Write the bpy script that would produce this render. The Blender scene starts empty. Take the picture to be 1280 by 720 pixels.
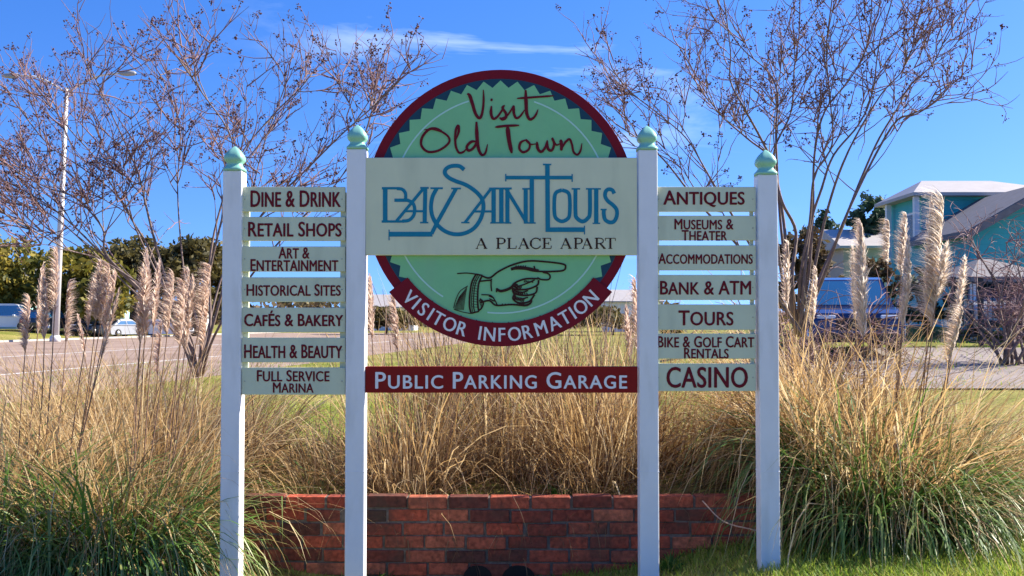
import bpy, bmesh, math, random
import numpy as np
from mathutils import Vector, Matrix

random.seed(7)
rng = np.random.default_rng(11)
C = bpy.context.scene.collection
SC = bpy.context.scene
rad = math.radians

# ------------------------------------------------------------------ camera
H = 1.38
FPX = 1300.0
PITCH = math.atan(40 / FPX)
cam = bpy.data.cameras.new('camera')
cam.sensor_width = 36
cam.lens = 36 * FPX / 1280
cam.clip_end = 3000
cam.clip_start = 0.05
camo = bpy.data.objects.new('camera', cam)
C.objects.link(camo)
camo.location = (0, 0, H)
camo.rotation_euler = (math.pi / 2 + PITCH, 0, 0)
SC.camera = camo

# ------------------------------------------------------------------ sky and sun
TO_SUN = Vector((0.82, 0.27, 0.66)).normalized()
EL = math.asin(TO_SUN.z)
AZ = math.atan2(TO_SUN.x, TO_SUN.y)
world = bpy.data.worlds.new('World')
SC.world = world
world.use_nodes = True
wt = world.node_tree
bg = wt.nodes['Background']
bg.inputs[1].default_value = 0.11
sky = wt.nodes.new('ShaderNodeTexSky')
sky.sky_type = 'NISHITA'
sky.sun_disc = False
sky.sun_elevation = EL
sky.sun_rotation = AZ
sky.altitude = 0
sky.air_density = 1.0
sky.dust_density = 0.3
sky.ozone_density = 3.0
tc = wt.nodes.new('ShaderNodeTexCoord')
lift = wt.nodes.new('ShaderNodeVectorMath'); lift.operation = 'ADD'
lift.inputs[1].default_value = (0, 0, 0.17)
norm = wt.nodes.new('ShaderNodeVectorMath'); norm.operation = 'NORMALIZE'
wt.links.new(tc.outputs['Generated'], lift.inputs[0])
wt.links.new(lift.outputs[0], norm.inputs[0])
wt.links.new(norm.outputs[0], sky.inputs[0])
hs = wt.nodes.new('ShaderNodeHueSaturation')
hs.inputs['Hue'].default_value = 0.517
hs.inputs['Saturation'].default_value = 1.34
hs.inputs['Value'].default_value = 1.0
wt.links.new(sky.outputs[0], hs.inputs['Color'])
# thin cirrus
cm = wt.nodes.new('ShaderNodeMapping')
cm.inputs['Rotation'].default_value = (0, rad(-18), 0)
cm.inputs['Scale'].default_value = (3.0, 3.0, 16.0)
wt.links.new(tc.outputs['Generated'], cm.inputs[0])
cn = wt.nodes.new('ShaderNodeTexNoise')
cn.inputs['Scale'].default_value = 1.0
cn.inputs['Detail'].default_value = 6
cn.inputs['Roughness'].default_value = 0.62
cn.inputs['Distortion'].default_value = 0.4
wt.links.new(cm.outputs[0], cn.inputs['Vector'])
cr = wt.nodes.new('ShaderNodeMapRange')
cr.inputs['From Min'].default_value = 0.53
cr.inputs['From Max'].default_value = 0.85
cr.inputs['To Max'].default_value = 0.7
wt.links.new(cn.outputs['Fac'], cr.inputs['Value'])
# one wisp where the photograph has it, most of the sky stays clear
dv = wt.nodes.new('ShaderNodeVectorMath'); dv.operation = 'DISTANCE'
dv.inputs[1].default_value = (0.02, 0.95, 0.26)
wt.links.new(tc.outputs['Generated'], dv.inputs[0])
dm = wt.nodes.new('ShaderNodeMapRange')
dm.inputs['From Min'].default_value = 0.30
dm.inputs['From Max'].default_value = 0.05
dm.inputs['To Min'].default_value = 0.0
dm.inputs['To Max'].default_value = 1.0
wt.links.new(dv.outputs['Value'], dm.inputs['Value'])
mul = wt.nodes.new('ShaderNodeMath'); mul.operation = 'MULTIPLY'
wt.links.new(cr.outputs[0], mul.inputs[0]); wt.links.new(dm.outputs[0], mul.inputs[1])
cmix = wt.nodes.new('ShaderNodeMix'); cmix.data_type = 'RGBA'
cmix.inputs['B'].default_value = (6.5, 7.2, 8.2, 1)
wt.links.new(mul.outputs[0], cmix.inputs['Factor'])
wt.links.new(hs.outputs[0], cmix.inputs['A'])
wt.links.new(cmix.outputs['Result'], bg.inputs[0])

sun = bpy.data.lights.new('sun', 'SUN')
sun.energy = 5.0
sun.angle = rad(0.5)
sun.color = (1.0, 0.93, 0.80)
suno = bpy.data.objects.new('sun', sun)
C.objects.link(suno)
suno.rotation_euler = TO_SUN.to_track_quat('Z', 'Y').to_euler()
suno.location = (20, 10, 20)

SC.view_settings.view_transform = 'Standard'
SC.view_settings.look = 'None'
SC.view_settings.exposure = 1.26
SC.view_settings.gamma = 1
SC.view_settings.use_curve_mapping = False
try:
    SC.cycles.max_bounces = 6
    SC.cycles.diffuse_bounces = 3
    SC.cycles.transparent_max_bounces = 6
except Exception:
    pass

# ------------------------------------------------------------------ helpers
cosP, sinP = math.cos(PITCH), math.sin(PITCH)


def at(px, py, Y):
    """world point seen at a photo pixel (1280x720) at distance Y in front of the camera"""
    x = (px - 640) / FPX
    y = (360 - py) / FPX
    t = Y / (cosP - y * sinP)
    return Vector((x * t, Y, H + (sinP + y * cosP) * t))


def sm(a, b, v):
    t = np.clip((v - a) / (b - a), 0, 1)
    return t * t * (3 - 2 * t)


def hgt(x, y):
    x = np.asarray(x, float); y = np.asarray(y, float)
    h = 0.075 * sm(0.7, 1.5, x) * (1 - sm(8, 12, y))
    h = h - 0.25 * np.exp(-((x + 0.4) / 1.5) ** 2 - ((y - 6.0) / 1.0) ** 2)
    h = h + 0.27 * sm(6.42, 6.5, y) * (1 - sm(9, 13.5, y)) * sm(-2.4, -1.7, x) * (1 - sm(1.8, 2.7, x))
    h = h + 0.045 * np.clip(y - 10, 0, 26) * sm(1.5, 5.5, x / np.maximum(1, y / 16))
    d = (-31.5 + 0.122 * (y - 64)) - x
    h = h + 0.55 * sm(1.5, 8, d) * sm(15, 25, y)
    return h


def hz(x, y):
    return float(hgt(x, y))


def tag(o, label=None, cat=None, group=None, kind=None):
    if label: o['label'] = label
    if cat: o['category'] = cat
    if group: o['group'] = group
    if kind: o['kind'] = kind
    return o


def thing(name, label, cat, loc=(0, 0, 0), rz=0, group=None):
    o = bpy.data.objects.new(name, None)
    o.empty_display_size = 0.2
    C.objects.link(o)
    o.location = loc
    o.rotation_euler = (0, 0, rz)
    return tag(o, label, cat, group)


def link(name, me, parent=None, loc=None):
    """link a mesh; when it has a parent its vertices are given in WORLD space and moved into the parent's frame"""
    o = bpy.data.objects.new(name, me)
    C.objects.link(o)
    if parent is not None:
        o.parent = parent
    return o


def root_matrix(p):
    m = Matrix.Identity(4)
    while p is not None:
        m = Matrix.LocRotScale(p.location, p.rotation_euler, p.scale) @ m
        p = p.parent
    return m


class MB:
    """collects shapes, then becomes ONE mesh object"""

    def __init__(s):
        s.v = []; s.f = []; s.m = []; s.tint = []; s.sm = []

    def add(s, verts, faces, mi=0, tint=0.5, smooth=False):
        b = len(s.v)
        s.v += [tuple(v) for v in verts]
        s.f += [tuple(i + b for i in f) for f in faces]
        s.m += [mi] * len(faces)
        s.sm += [smooth] * len(faces)
        s.tint += [tint] * len(verts)
        return s

    def box(s, x0, x1, y0, y1, z0, z1, mi=0, tint=0.5):
        v = [(x0, y0, z0), (x1, y0, z0), (x1, y1, z0), (x0, y1, z0), (x0, y0, z1), (x1, y0, z1), (x1, y1, z1), (x0, y1, z1)]
        f = [(3, 2, 1, 0), (4, 5, 6, 7), (0, 1, 5, 4), (1, 2, 6, 5), (2, 3, 7, 6), (3, 0, 4, 7)]
        return s.add(v, f, mi, tint)

    def hexa(s, v, mi=0, tint=0.5):
        f = [(3, 2, 1, 0), (4, 5, 6, 7), (0, 1, 5, 4), (1, 2, 6, 5), (2, 3, 7, 6), (3, 0, 4, 7)]
        return s.add(v, f, mi, tint)

    def prism(s, poly, axis_vec, mi=0, tint=0.5):
        """poly: list of 3D points (planar), extruded by axis_vec"""
        n = len(poly)
        a = Vector(axis_vec)
        v = [Vector(p) for p in poly] + [Vector(p) + a for p in poly]
        f = [tuple(range(n)), tuple(range(2 * n - 1, n - 1, -1))]
        f += [(i, i + n, (i + 1) % n + n, (i + 1) % n) for i in range(n)]
        return s.add(v, f, mi, tint)

    def tube(s, pts, rads, n=6, mi=0, tint=0.5, cap=True):
        pts = [Vector(p) for p in pts]
        if not hasattr(rads, '__len__'):
            rads = [rads] * len(pts)
        v = []; f = []
        ref = Vector((0.31, 0.2, 0.93)).normalized()
        for i, p in enumerate(pts):
            d = (pts[min(i + 1, len(pts) - 1)] - pts[max(i - 1, 0)])
            if d.length < 1e-9: d = Vector((0, 0, 1))
            d.normalize()
            u = d.cross(ref)
            if u.length < 1e-3: u = d.cross(Vector((1, 0, 0)))
            u.normalize(); w = d.cross(u)
            for k in range(n):
                a = 2 * math.pi * k / n
                v.append(p + (u * math.cos(a) + w * math.sin(a)) * rads[i])
        for i in range(len(pts) - 1):
            for k in range(n):
                f.append((i * n + k, i * n + (k + 1) % n, (i + 1) * n + (k + 1) % n, (i + 1) * n + k))
        if cap:
            f.append(tuple(range(n - 1, -1, -1)))
            f.append(tuple((len(pts) - 1) * n + k for k in range(n)))
        return s.add(v, f, mi, tint, True)

    def lathe(s, prof, c, n=16, mi=0, tint=0.5, axis='z', expo=2.0):
        """prof: (radius, height) list; expo > 2 gives a rounded-square section"""
        v = []; f = []
        c = Vector(c)
        for r, h in prof:
            for k in range(n):
                a = 2 * math.pi * (k + .5) / n
                ca, sa = math.cos(a), math.sin(a)
                q = (abs(ca) ** expo + abs(sa) ** expo) ** (-1 / expo)
                p = Vector((ca * q * r, sa * q * r, h))
                if axis == 'x': p = Vector((p.z, p.x, p.y))
                if axis == 'y': p = Vector((p.x, p.z, p.y))
                v.append(c + p)
        m = len(prof)
        for i in range(m - 1):
            for k in range(n):
                f.append((i * n + k, i * n + (k + 1) % n, (i + 1) * n + (k + 1) % n, (i + 1) * n + k))
        f.append(tuple(range(n - 1, -1, -1)))
        f.append(tuple((m - 1) * n + k for k in range(n)))
        return s.add(v, f, mi, tint, True)

    def build(s, name, mats, parent=None, bevel=0, smooth_angle=None):
        me = bpy.data.meshes.new(name)
        vs = s.v
        if parent is not None:
            inv = root_matrix(parent).inverted()
            vs = [tuple(inv @ Vector(v)) for v in vs]
        me.from_pydata(vs, [], s.f)
        if not isinstance(mats, (list, tuple)): mats = [mats]
        for m in mats: me.materials.append(m)
        me.polygons.foreach_set('material_index', s.m)
        me.polygons.foreach_set('use_smooth', s.sm)
        at_ = me.attributes.new('tint', 'FLOAT', 'POINT')
        at_.data.foreach_set('value', s.tint)
        me.update()
        o = link(name, me, parent)
        if bevel:
            b = o.modifiers.new('bevel', 'BEVEL')
            b.width = bevel; b.segments = 2; b.limit_method = 'ANGLE'
        return o


def np_mesh(name, V, F, mat, parent=None, tint=None, along=None, smooth=False):
    """quads/tris from numpy arrays, world coordinates"""
    me = bpy.data.meshes.new(name)
    V = np.asarray(V, np.float32).reshape(-1, 3)
    F = np.asarray(F, np.int32)
    if parent is not None:
        M = np.array(root_matrix(parent).inverted(), np.float32)
        V = V @ M[:3, :3].T + M[:3, 3]
    k = F.shape[1]
    me.vertices.add(len(V)); me.vertices.foreach_set('co', V.ravel())
    me.loops.add(F.size); me.loops.foreach_set('vertex_index', F.ravel())
    me.polygons.add(len(F))
    me.polygons.foreach_set('loop_start', np.arange(0, F.size, k, dtype=np.int32))
    me.polygons.foreach_set('loop_total', np.full(len(F), k, np.int32))
    if smooth: me.polygons.foreach_set('use_smooth', np.ones(len(F), bool))
    if tint is not None:
        a = me.attributes.new('tint', 'FLOAT', 'POINT'); a.data.foreach_set('value', np.asarray(tint, np.float32).ravel())
    if along is not None:
        a = me.attributes.new('along', 'FLOAT', 'POINT'); a.data.foreach_set('value', np.asarray(along, np.float32).ravel())
    me.update(calc_edges=True)
    me.validate()
    me.materials.append(mat)
    return link(name, me, parent)


# ------------------------------------------------------------------ materials
def new_mat(name):
    m = bpy.data.materials.new(name)
    m.use_nodes = True
    nt = m.node_tree
    return m, nt, nt.nodes['Principled BSDF']


def paint(name, col, rough=0.5, var=0.08, scale=6.0, bump=0.0, metallic=0.0, spec=0.5, stain=None, coat=0.0):
    m, nt, b = new_mat(name)
    tcn = nt.nodes.new('ShaderNodeTexCoord')
    n = nt.nodes.new('ShaderNodeTexNoise'); n.inputs['Scale'].default_value = scale; n.inputs['Detail'].default_value = 6
    n.inputs['Roughness'].default_value = 0.65
    nt.links.new(tcn.outputs['Object'], n.inputs['Vector'])
    r = nt.nodes.new('ShaderNodeMapRange')
    r.inputs['From Min'].default_value = 0.3; r.inputs['From Max'].default_value = 0.7
    r.inputs['To Min'].default_value = 1 - var; r.inputs['To Max'].default_value = 1 + var * 0.6
    nt.links.new(n.outputs['Fac'], r.inputs['Value'])
    mx = nt.nodes.new('ShaderNodeVectorMath'); mx.operation = 'SCALE'
    mx.inputs[0].default_value = col[:3]
    nt.links.new(r.outputs[0], mx.inputs['Scale'])
    out = mx.outputs[0]
    if stain:
        n2 = nt.nodes.new('ShaderNodeTexNoise'); n2.inputs['Scale'].default_value = stain[1]; n2.inputs['Detail'].default_value = 8
        mp = nt.nodes.new('ShaderNodeMapping'); mp.inputs['Scale'].default_value = (1.6, 1.6, 0.35)
        nt.links.new(tcn.outputs['Object'], mp.inputs[0]); nt.links.new(mp.outputs[0], n2.inputs['Vector'])
        r2 = nt.nodes.new('ShaderNodeMapRange'); r2.inputs['From Min'].default_value = 0.52; r2.inputs['From Max'].default_value = 0.75
        r2.inputs['To Max'].default_value = stain[2]
        nt.links.new(n2.outputs['Fac'], r2.inputs['Value'])
        mm = nt.nodes.new('ShaderNodeMix'); mm.data_type = 'RGBA'
        mm.inputs['B'].default_value = (*stain[0], 1)
        nt.links.new(r2.outputs[0], mm.inputs['Factor']); nt.links.new(out, mm.inputs['A'])
        out = mm.outputs['Result']
    nt.links.new(out, b.inputs['Base Color'])
    b.inputs['Roughness'].default_value = rough
    b.inputs['Metallic'].default_value = metallic
    b.inputs['Specular IOR Level'].default_value = spec
    b.inputs['Coat Weight'].default_value = coat
    if bump:
        bp = nt.nodes.new('ShaderNodeBump'); bp.inputs['Strength'].default_value = bump; bp.inputs['Distance'].default_value = 0.01
        nt.links.new(n.outputs['Fac'], bp.inputs['Height']); nt.links.new(bp.outputs[0], b.inputs['Normal'])
    return m


def tinted(name, cols, rough=0.7, trans=0.0, along_cols=None, noise=0.0, spec=0.3):
    """colour chosen per blade / leaf / brick from the 'tint' attribute; along_cols = tip colours"""
    m, nt, b = new_mat(name)
    a = nt.nodes.new('ShaderNodeAttribute'); a.attribute_name = 'tint'

    def ramp(cs):
        rp = nt.nodes.new('ShaderNodeValToRGB')
        el = rp.color_ramp.elements
        while len(el) < len(cs): el.new(0.5)
        for i, c in enumerate(cs):
            el[i].position = i / max(1, len(cs) - 1); el[i].color = (*c, 1)
        nt.links.new(a.outputs['Fac'], rp.inputs[0])
        return rp.outputs[0]
    out = ramp(cols)
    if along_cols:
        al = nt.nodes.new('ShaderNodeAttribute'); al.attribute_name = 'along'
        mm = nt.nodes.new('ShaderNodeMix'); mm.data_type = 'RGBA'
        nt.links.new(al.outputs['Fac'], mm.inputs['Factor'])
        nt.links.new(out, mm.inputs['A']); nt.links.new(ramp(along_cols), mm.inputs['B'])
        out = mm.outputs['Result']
    if noise:
        tcn = nt.nodes.new('ShaderNodeTexCoord')
        n = nt.nodes.new('ShaderNodeTexNoise'); n.inputs['Scale'].default_value = 38; n.inputs['Detail'].default_value = 8
        nt.links.new(tcn.outputs['Object'], n.inputs['Vector'])
        r = nt.nodes.new('ShaderNodeMapRange'); r.inputs['From Min'].default_value = 0.3; r.inputs['From Max'].default_value = 0.7
        r.inputs['To Min'].default_value = 1 - noise; r.inputs['To Max'].default_value = 1 + noise
        nt.links.new(n.outputs['Fac'], r.inputs['Value'])
        sc_ = nt.nodes.new('ShaderNodeVectorMath'); sc_.operation = 'SCALE'
        nt.links.new(out, sc_.inputs[0]); nt.links.new(r.outputs[0], sc_.inputs['Scale'])
        n3 = nt.nodes.new('ShaderNodeTexNoise'); n3.inputs['Scale'].default_value = 3.2; n3.inputs['Detail'].default_value = 9; n3.inputs['Roughness'].default_value = 0.7
        nt.links.new(tcn.outputs['Object'], n3.inputs['Vector'])
        r3 = nt.nodes.new('ShaderNodeMapRange'); r3.inputs['From Min'].default_value = 0.47; r3.inputs['From Max'].default_value = 0.68; r3.inputs['To Max'].default_value = 0.75
        nt.links.new(n3.outputs['Fac'], r3.inputs['Value'])
        mg = nt.nodes.new('ShaderNodeMix'); mg.data_type = 'RGBA'; mg.inputs['B'].default_value = (0.07, 0.05, 0.035, 1)
        nt.links.new(r3.outputs[0], mg.inputs['Factor']); nt.links.new(sc_.outputs[0], mg.inputs['A'])
        out = mg.outputs['Result']
        bp = nt.nodes.new('ShaderNodeBump'); bp.inputs['Strength'].default_value = 0.6; bp.inputs['Distance'].default_value = 0.006
        nt.links.new(n.outputs['Fac'], bp.inputs['Height']); nt.links.new(bp.outputs[0], b.inputs['Normal'])
    nt.links.new(out, b.inputs['Base Color'])
    b.inputs['Roughness'].default_value = rough
    b.inputs['Specular IOR Level'].default_value = spec
    if trans:
        t = nt.nodes.new('ShaderNodeBsdfTranslucent')
        nt.links.new(out, t.inputs[0])
        ms = nt.nodes.new('ShaderNodeMixShader'); ms.inputs[0].default_value = trans
        nt.links.new(b.outputs[0], ms.inputs[1]); nt.links.new(t.outputs[0], ms.inputs[2])
        nt.links.new(ms.outputs[0], nt.nodes['Material Output'].inputs[0])
    return m


M = {}
M['post'] = paint('white_vinyl', (0.80, 0.785, 0.80), 0.4, 0.04, 7, bump=0.05, stain=((0.42, 0.41, 0.36), 6.0, 0.35))
M['mint'] = paint('mint_paint', (0.26, 0.56, 0.44), 0.4, 0.08, 14)
M['board'] = paint('sage_board', (0.61, 0.645, 0.465), 0.5, 0.05, 5, stain=((0.40, 0.43, 0.31), 5.0, 0.5))
M['name_board'] = paint('cream_board', (0.66, 0.67, 0.46), 0.5, 0.05, 4, stain=((0.48, 0.50, 0.34), 4.0, 0.5))
M['disc'] = paint('green_disc', (0.225, 0.55, 0.27), 0.5, 0.08, 4, spec=0.25, stain=((0.24, 0.48, 0.28), 5.0, 0.5))
M['scallop'] = paint('navy_ring', (0.014, 0.06, 0.10), 0.5, 0.05, 8, spec=0.2)
M['maroon'] = paint('maroon_paint', (0.20, 0.006, 0.017), 0.5, 0.08, 9, spec=0.15)
M['white_line'] = paint('pale_line', (0.45, 0.72, 0.62), 0.5, 0.03, 9)
M['white_text'] = paint('white_lettering', (0.80, 0.78, 0.80), 0.5, 0.03, 9)
M['maroon_text'] = paint('maroon_lettering', (0.15, 0.008, 0.017), 0.6, 0.08, 30, spec=0.15)
M['brown_ink'] = paint('brown_ink', (0.045, 0.016, 0.012), 0.6, 0.08, 30, spec=0.15)
M['teal_text'] = paint('teal_lettering', (0.006, 0.20, 0.315), 0.5, 0.08, 30, spec=0.2)
M['red_board'] = paint('red_board', (0.25, 0.009, 0.009), 0.5, 0.08, 9, spec=0.15)
M['screw'] = paint('screw_metal', (0.35, 0.35, 0.34), 0.4, 0.05, 9, metallic=0.7)
M['brick'] = tinted('brick', [(0.09, 0.036, 0.026), (0.29, 0.055, 0.03), (0.44, 0.082, 0.04), (0.35, 0.09, 0.048), (0.52, 0.15, 0.075)], 0.85, noise=0.42)
M['mortar'] = paint('mortar', (0.17, 0.135, 0.11), 0.95, 0.5, 30, bump=0.6)
M['dark'] = paint('dark_void', (0.008, 0.008, 0.008), 0.9, 0.05)
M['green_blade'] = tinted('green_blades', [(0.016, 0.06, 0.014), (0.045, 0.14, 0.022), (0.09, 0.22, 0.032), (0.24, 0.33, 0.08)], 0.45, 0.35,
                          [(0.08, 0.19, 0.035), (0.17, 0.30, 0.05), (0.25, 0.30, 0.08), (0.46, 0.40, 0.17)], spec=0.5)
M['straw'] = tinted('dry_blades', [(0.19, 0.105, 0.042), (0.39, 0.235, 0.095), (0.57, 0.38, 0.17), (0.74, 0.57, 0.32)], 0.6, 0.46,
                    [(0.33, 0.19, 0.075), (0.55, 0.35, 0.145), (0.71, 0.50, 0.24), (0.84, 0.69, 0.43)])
M['thatch'] = tinted('brown_thatch', [(0.08, 0.047, 0.026), (0.18, 0.105, 0.05), (0.32, 0.20, 0.09)], 0.8, 0.3,
                     [(0.08, 0.045, 0.025), (0.17, 0.10, 0.05), (0.30, 0.18, 0.08)])
M['stalk'] = paint('plume_stalk', (0.22, 0.125, 0.075), 0.7, 0.2, 20)
M['plume'] = tinted('plume_hair', [(0.76, 0.62, 0.51), (0.87, 0.76, 0.65), (0.95, 0.89, 0.81)], 0.8, 0.68, spec=0.1)
M['plume_grey'] = tinted('plume_hair_grey', [(0.64, 0.47, 0.37), (0.78, 0.61, 0.50), (0.92, 0.81, 0.71)], 0.8, 0.66, spec=0.1)
M['lawn_blade'] = tinted('lawn_blades', [(0.10, 0.20, 0.02), (0.21, 0.34, 0.035), (0.36, 0.42, 0.06), (0.52, 0.45, 0.14)], 0.6, 0.45)
M['bark'] = paint('pale_bark', (0.21, 0.145, 0.12), 0.8, 0.4, 14, bump=0.4)
M['twig'] = paint('twig_bark', (0.24, 0.135, 0.13), 0.8, 0.3, 14)
M['seed'] = tinted('seed_pods', [(0.045, 0.02, 0.026), (0.09, 0.04, 0.045), (0.20, 0.08, 0.05)], 0.8, 0.1)
M['oak_leaf'] = tinted('oak_leaves', [(0.05, 0.06, 0.014), (0.13, 0.13, 0.022), (0.24, 0.20, 0.03), (0.36, 0.27, 0.045)], 0.6, 0.3)
M['dull_leaf'] = tinted('dull_olive_leaves', [(0.05, 0.045, 0.018), (0.12, 0.10, 0.03), (0.20, 0.16, 0.045)], 0.6, 0.3)
M['ever_leaf'] = tinted('evergreen_leaves', [(0.022, 0.05, 0.028), (0.045, 0.085, 0.045), (0.08, 0.12, 0.06)], 0.6, 0.25)
M['brown_leaf'] = tinted('brown_leaves', [(0.07, 0.042, 0.022), (0.13, 0.085, 0.04), (0.16, 0.13, 0.055)], 0.7, 0.25)
M['oak_bark'] = paint('oak_bark', (0.08, 0.06, 0.045), 0.9, 0.3, 3)
M['pole'] = paint('concrete_pole', (0.62, 0.60, 0.57), 0.7, 0.1, 2)
M['lamp'] = paint('lamp_grey', (0.30, 0.30, 0.31), 0.5, 0.1, 2)
M['teal_wall'] = paint('turquoise_siding', (0.05, 0.42, 0.43), 0.6, 0.06, 2)
def siding(m, pitch):
    nt = m.node_tree; b = nt.nodes['Principled BSDF']
    g = nt.nodes.new('ShaderNodeNewGeometry'); sp = nt.nodes.new('ShaderNodeSeparateXYZ')
    nt.links.new(g.outputs['Position'], sp.inputs[0])
    mo = nt.nodes.new('ShaderNodeMath'); mo.operation = 'PINGPONG'; mo.inputs[1].default_value = pitch
    mo.operation = 'MODULO'
    nt.links.new(sp.outputs['Z'], mo.inputs[0])
    bp = nt.nodes.new('ShaderNodeBump'); bp.inputs['Strength'].default_value = 0.7; bp.inputs['Distance'].default_value = 0.15; bp.invert = True
    nt.links.new(mo.outputs[0], bp.inputs['Height']); nt.links.new(bp.outputs[0], b.inputs['Normal'])


siding(M['teal_wall'], 0.18)
M['white_trim'] = paint('white_trim', (0.75, 0.75, 0.73), 0.5, 0.05, 3)
M['metal_roof'] = paint('pale_metal_roof', (0.42, 0.385, 0.36), 0.6, 0.10, 1.5)
M['grey_roof'] = paint('grey_shingle', (0.18, 0.165, 0.17), 0.8, 0.2, 4)
M['beige'] = paint('beige_siding', (0.42, 0.36, 0.30), 0.7, 0.08, 2)
M['window'] = paint('window_glass', (0.03, 0.045, 0.06), 0.08, 0.1, 1, spec=0.8)
M['brown_window'] = paint('amber_window', (0.13, 0.075, 0.03), 0.15, 0.2, 3)
M['iron'] = paint('black_iron', (0.012, 0.012, 0.014), 0.5, 0.1)
M['brick_pillar'] = paint('pillar_brick', (0.20, 0.07, 0.042), 0.85, 0.4, 14)
M['car_blue'] = paint('blue_car_paint', (0.03, 0.038, 0.10), 0.25, 0.03, 2, metallic=0.3, coat=0.8)
M['car_white'] = paint('white_car_paint', (0.68, 0.69, 0.72), 0.3, 0.03, 2, coat=0.6)
M['car_dark'] = paint('dark_car_paint', (0.02, 0.022, 0.03), 0.3, 0.03, 2, coat=0.6)
M['car_red'] = paint('red_car_paint', (0.20, 0.02, 0.02), 0.3, 0.03, 2, coat=0.6)
M['car_silver_and_shaded_white'] = paint('silver_and_shaded_white_car_paint', (0.34, 0.35, 0.38), 0.3, 0.03, 2, coat=0.6)  # grey saloon's own colour; also the painted shade on the carport car
M['car_glass'] = paint('car_glass', (0.02, 0.10, 0.19), 0.04, 0.1, 1, spec=1.0, coat=1.0)  # blue base colour stands in for sky reflected in the glass
M['car_glass'].node_tree.nodes['Principled BSDF'].inputs['IOR'].default_value = 1.9
M['tyre'] = paint('tyre_rubber', (0.018, 0.018, 0.018), 0.85, 0.2, 8)
M['rim'] = paint('alloy_rim', (0.5, 0.5, 0.52), 0.3, 0.1, 8, metallic=0.8)
M['headlight'] = paint('headlight_lens', (0.75, 0.78, 0.82), 0.1, 0.05, 8, spec=0.9)
M['taillight'] = paint('taillight_lens', (0.3, 0.01, 0.01), 0.2, 0.05, 8)
M['plastic'] = paint('black_plastic', (0.02, 0.02, 0.022), 0.6, 0.1, 8)
M['weed'] = tinted('weed_leaves', [(0.035, 0.10, 0.015), (0.07, 0.17, 0.025), (0.12, 0.24, 0.04)], 0.5, 0.4)


def ground_mat():
    m, nt, b = new_mat('lawn_ground')
    g = nt.nodes.new('ShaderNodeNewGeometry')
    n1 = nt.nodes.new('ShaderNodeTexNoise'); n1.inputs['Scale'].default_value = 0.45; n1.inputs['Detail'].default_value = 5
    n2 = nt.nodes.new('ShaderNodeTexNoise'); n2.inputs['Scale'].default_value = 18; n2.inputs['Detail'].default_value = 8
    nt.links.new(g.outputs['Position'], n1.inputs['Vector']); nt.links.new(g.outputs['Position'], n2.inputs['Vector'])
    r1 = nt.nodes.new('ShaderNodeValToRGB')
    e = r1.color_ramp.elements
    e[0].position = 0.35; e[0].color = (0.18, 0.20, 0.035, 1)
    e[1].position = 0.65; e[1].color = (0.36, 0.31, 0.10, 1)
    r2 = nt.nodes.new('ShaderNodeValToRGB')
    e = r2.color_ramp.elements
    e[0].position = 0.32; e[0].color = (0.45, 0.42, 0.38, 1)
    e[1].position = 0.68; e[1].color = (1.2, 1.2, 1.1, 1)
    nt.links.new(n1.outputs['Fac'], r1.inputs[0]); nt.links.new(n2.outputs['Fac'], r2.inputs[0])
    mx = nt.nodes.new('ShaderNodeMix'); mx.data_type = 'RGBA'; mx.blend_type = 'MULTIPLY'; mx.inputs['Factor'].default_value = 1
    nt.links.new(r1.outputs[0], mx.inputs['A']); nt.links.new(r2.outputs[0], mx.inputs['B'])
    nt.links.new(mx.outputs['Result'], b.inputs['Base Color'])
    b.inputs['Roughness'].default_value = 0.9
    b.inputs['Specular IOR Level'].default_value = 0.1
    bp = nt.nodes.new('ShaderNodeBump'); bp.inputs['Strength'].default_value = 0.8; bp.inputs['Distance'].default_value = 0.04
    nt.links.new(n2.outputs['Fac'], bp.inputs['Height']); nt.links.new(bp.outputs[0], b.inputs['Normal'])
    return m


def asphalt_mat(name, c0, c1):
    m, nt, b = new_mat(name)
    g = nt.nodes.new('ShaderNodeNewGeometry')
    n1 = nt.nodes.new('ShaderNodeTexNoise'); n1.inputs['Scale'].default_value = 0.35; n1.inputs['Detail'].default_value = 7
    n2 = nt.nodes.new('ShaderNodeTexNoise'); n2.inputs['Scale'].default_value = 60; n2.inputs['Detail'].default_value = 3
    nt.links.new(g.outputs['Position'], n1.inputs['Vector']); nt.links.new(g.outputs['Position'], n2.inputs['Vector'])
    ad = nt.nodes.new('ShaderNodeMath'); ad.operation = 'MULTIPLY_ADD'; ad.inputs[1].default_value = 0.25
    nt.links.new(n2.outputs['Fac'], ad.inputs[0]); nt.links.new(n1.outputs['Fac'], ad.inputs[2])
    r1 = nt.nodes.new('ShaderNodeValToRGB')
    e = r1.color_ramp.elements
    e[0].position = 0.45; e[0].color = (*c0, 1)
    e[1].position = 0.85; e[1].color = (*c1, 1)
    nt.links.new(ad.outputs[0], r1.inputs[0])
    nt.links.new(r1.outputs[0], b.inputs['Base Color'])
    b.inputs['Roughness'].default_value = 0.9
    b.inputs['Specular IOR Level'].default_value = 0.2
    return m


M['ground'] = ground_mat()
M['asphalt'] = asphalt_mat('old_asphalt', (0.24, 0.165, 0.125), (0.35, 0.255, 0.20))
M['drive'] = asphalt_mat('drive_asphalt', (0.21, 0.175, 0.16), (0.31, 0.26, 0.24))
M['road_paint'] = paint('road_paint', (0.72, 0.70, 0.66), 0.8, 0.25, 3)
M['kerb'] = paint('kerb_concrete', (0.40, 0.37, 0.33), 0.9, 0.15, 3)

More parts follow.
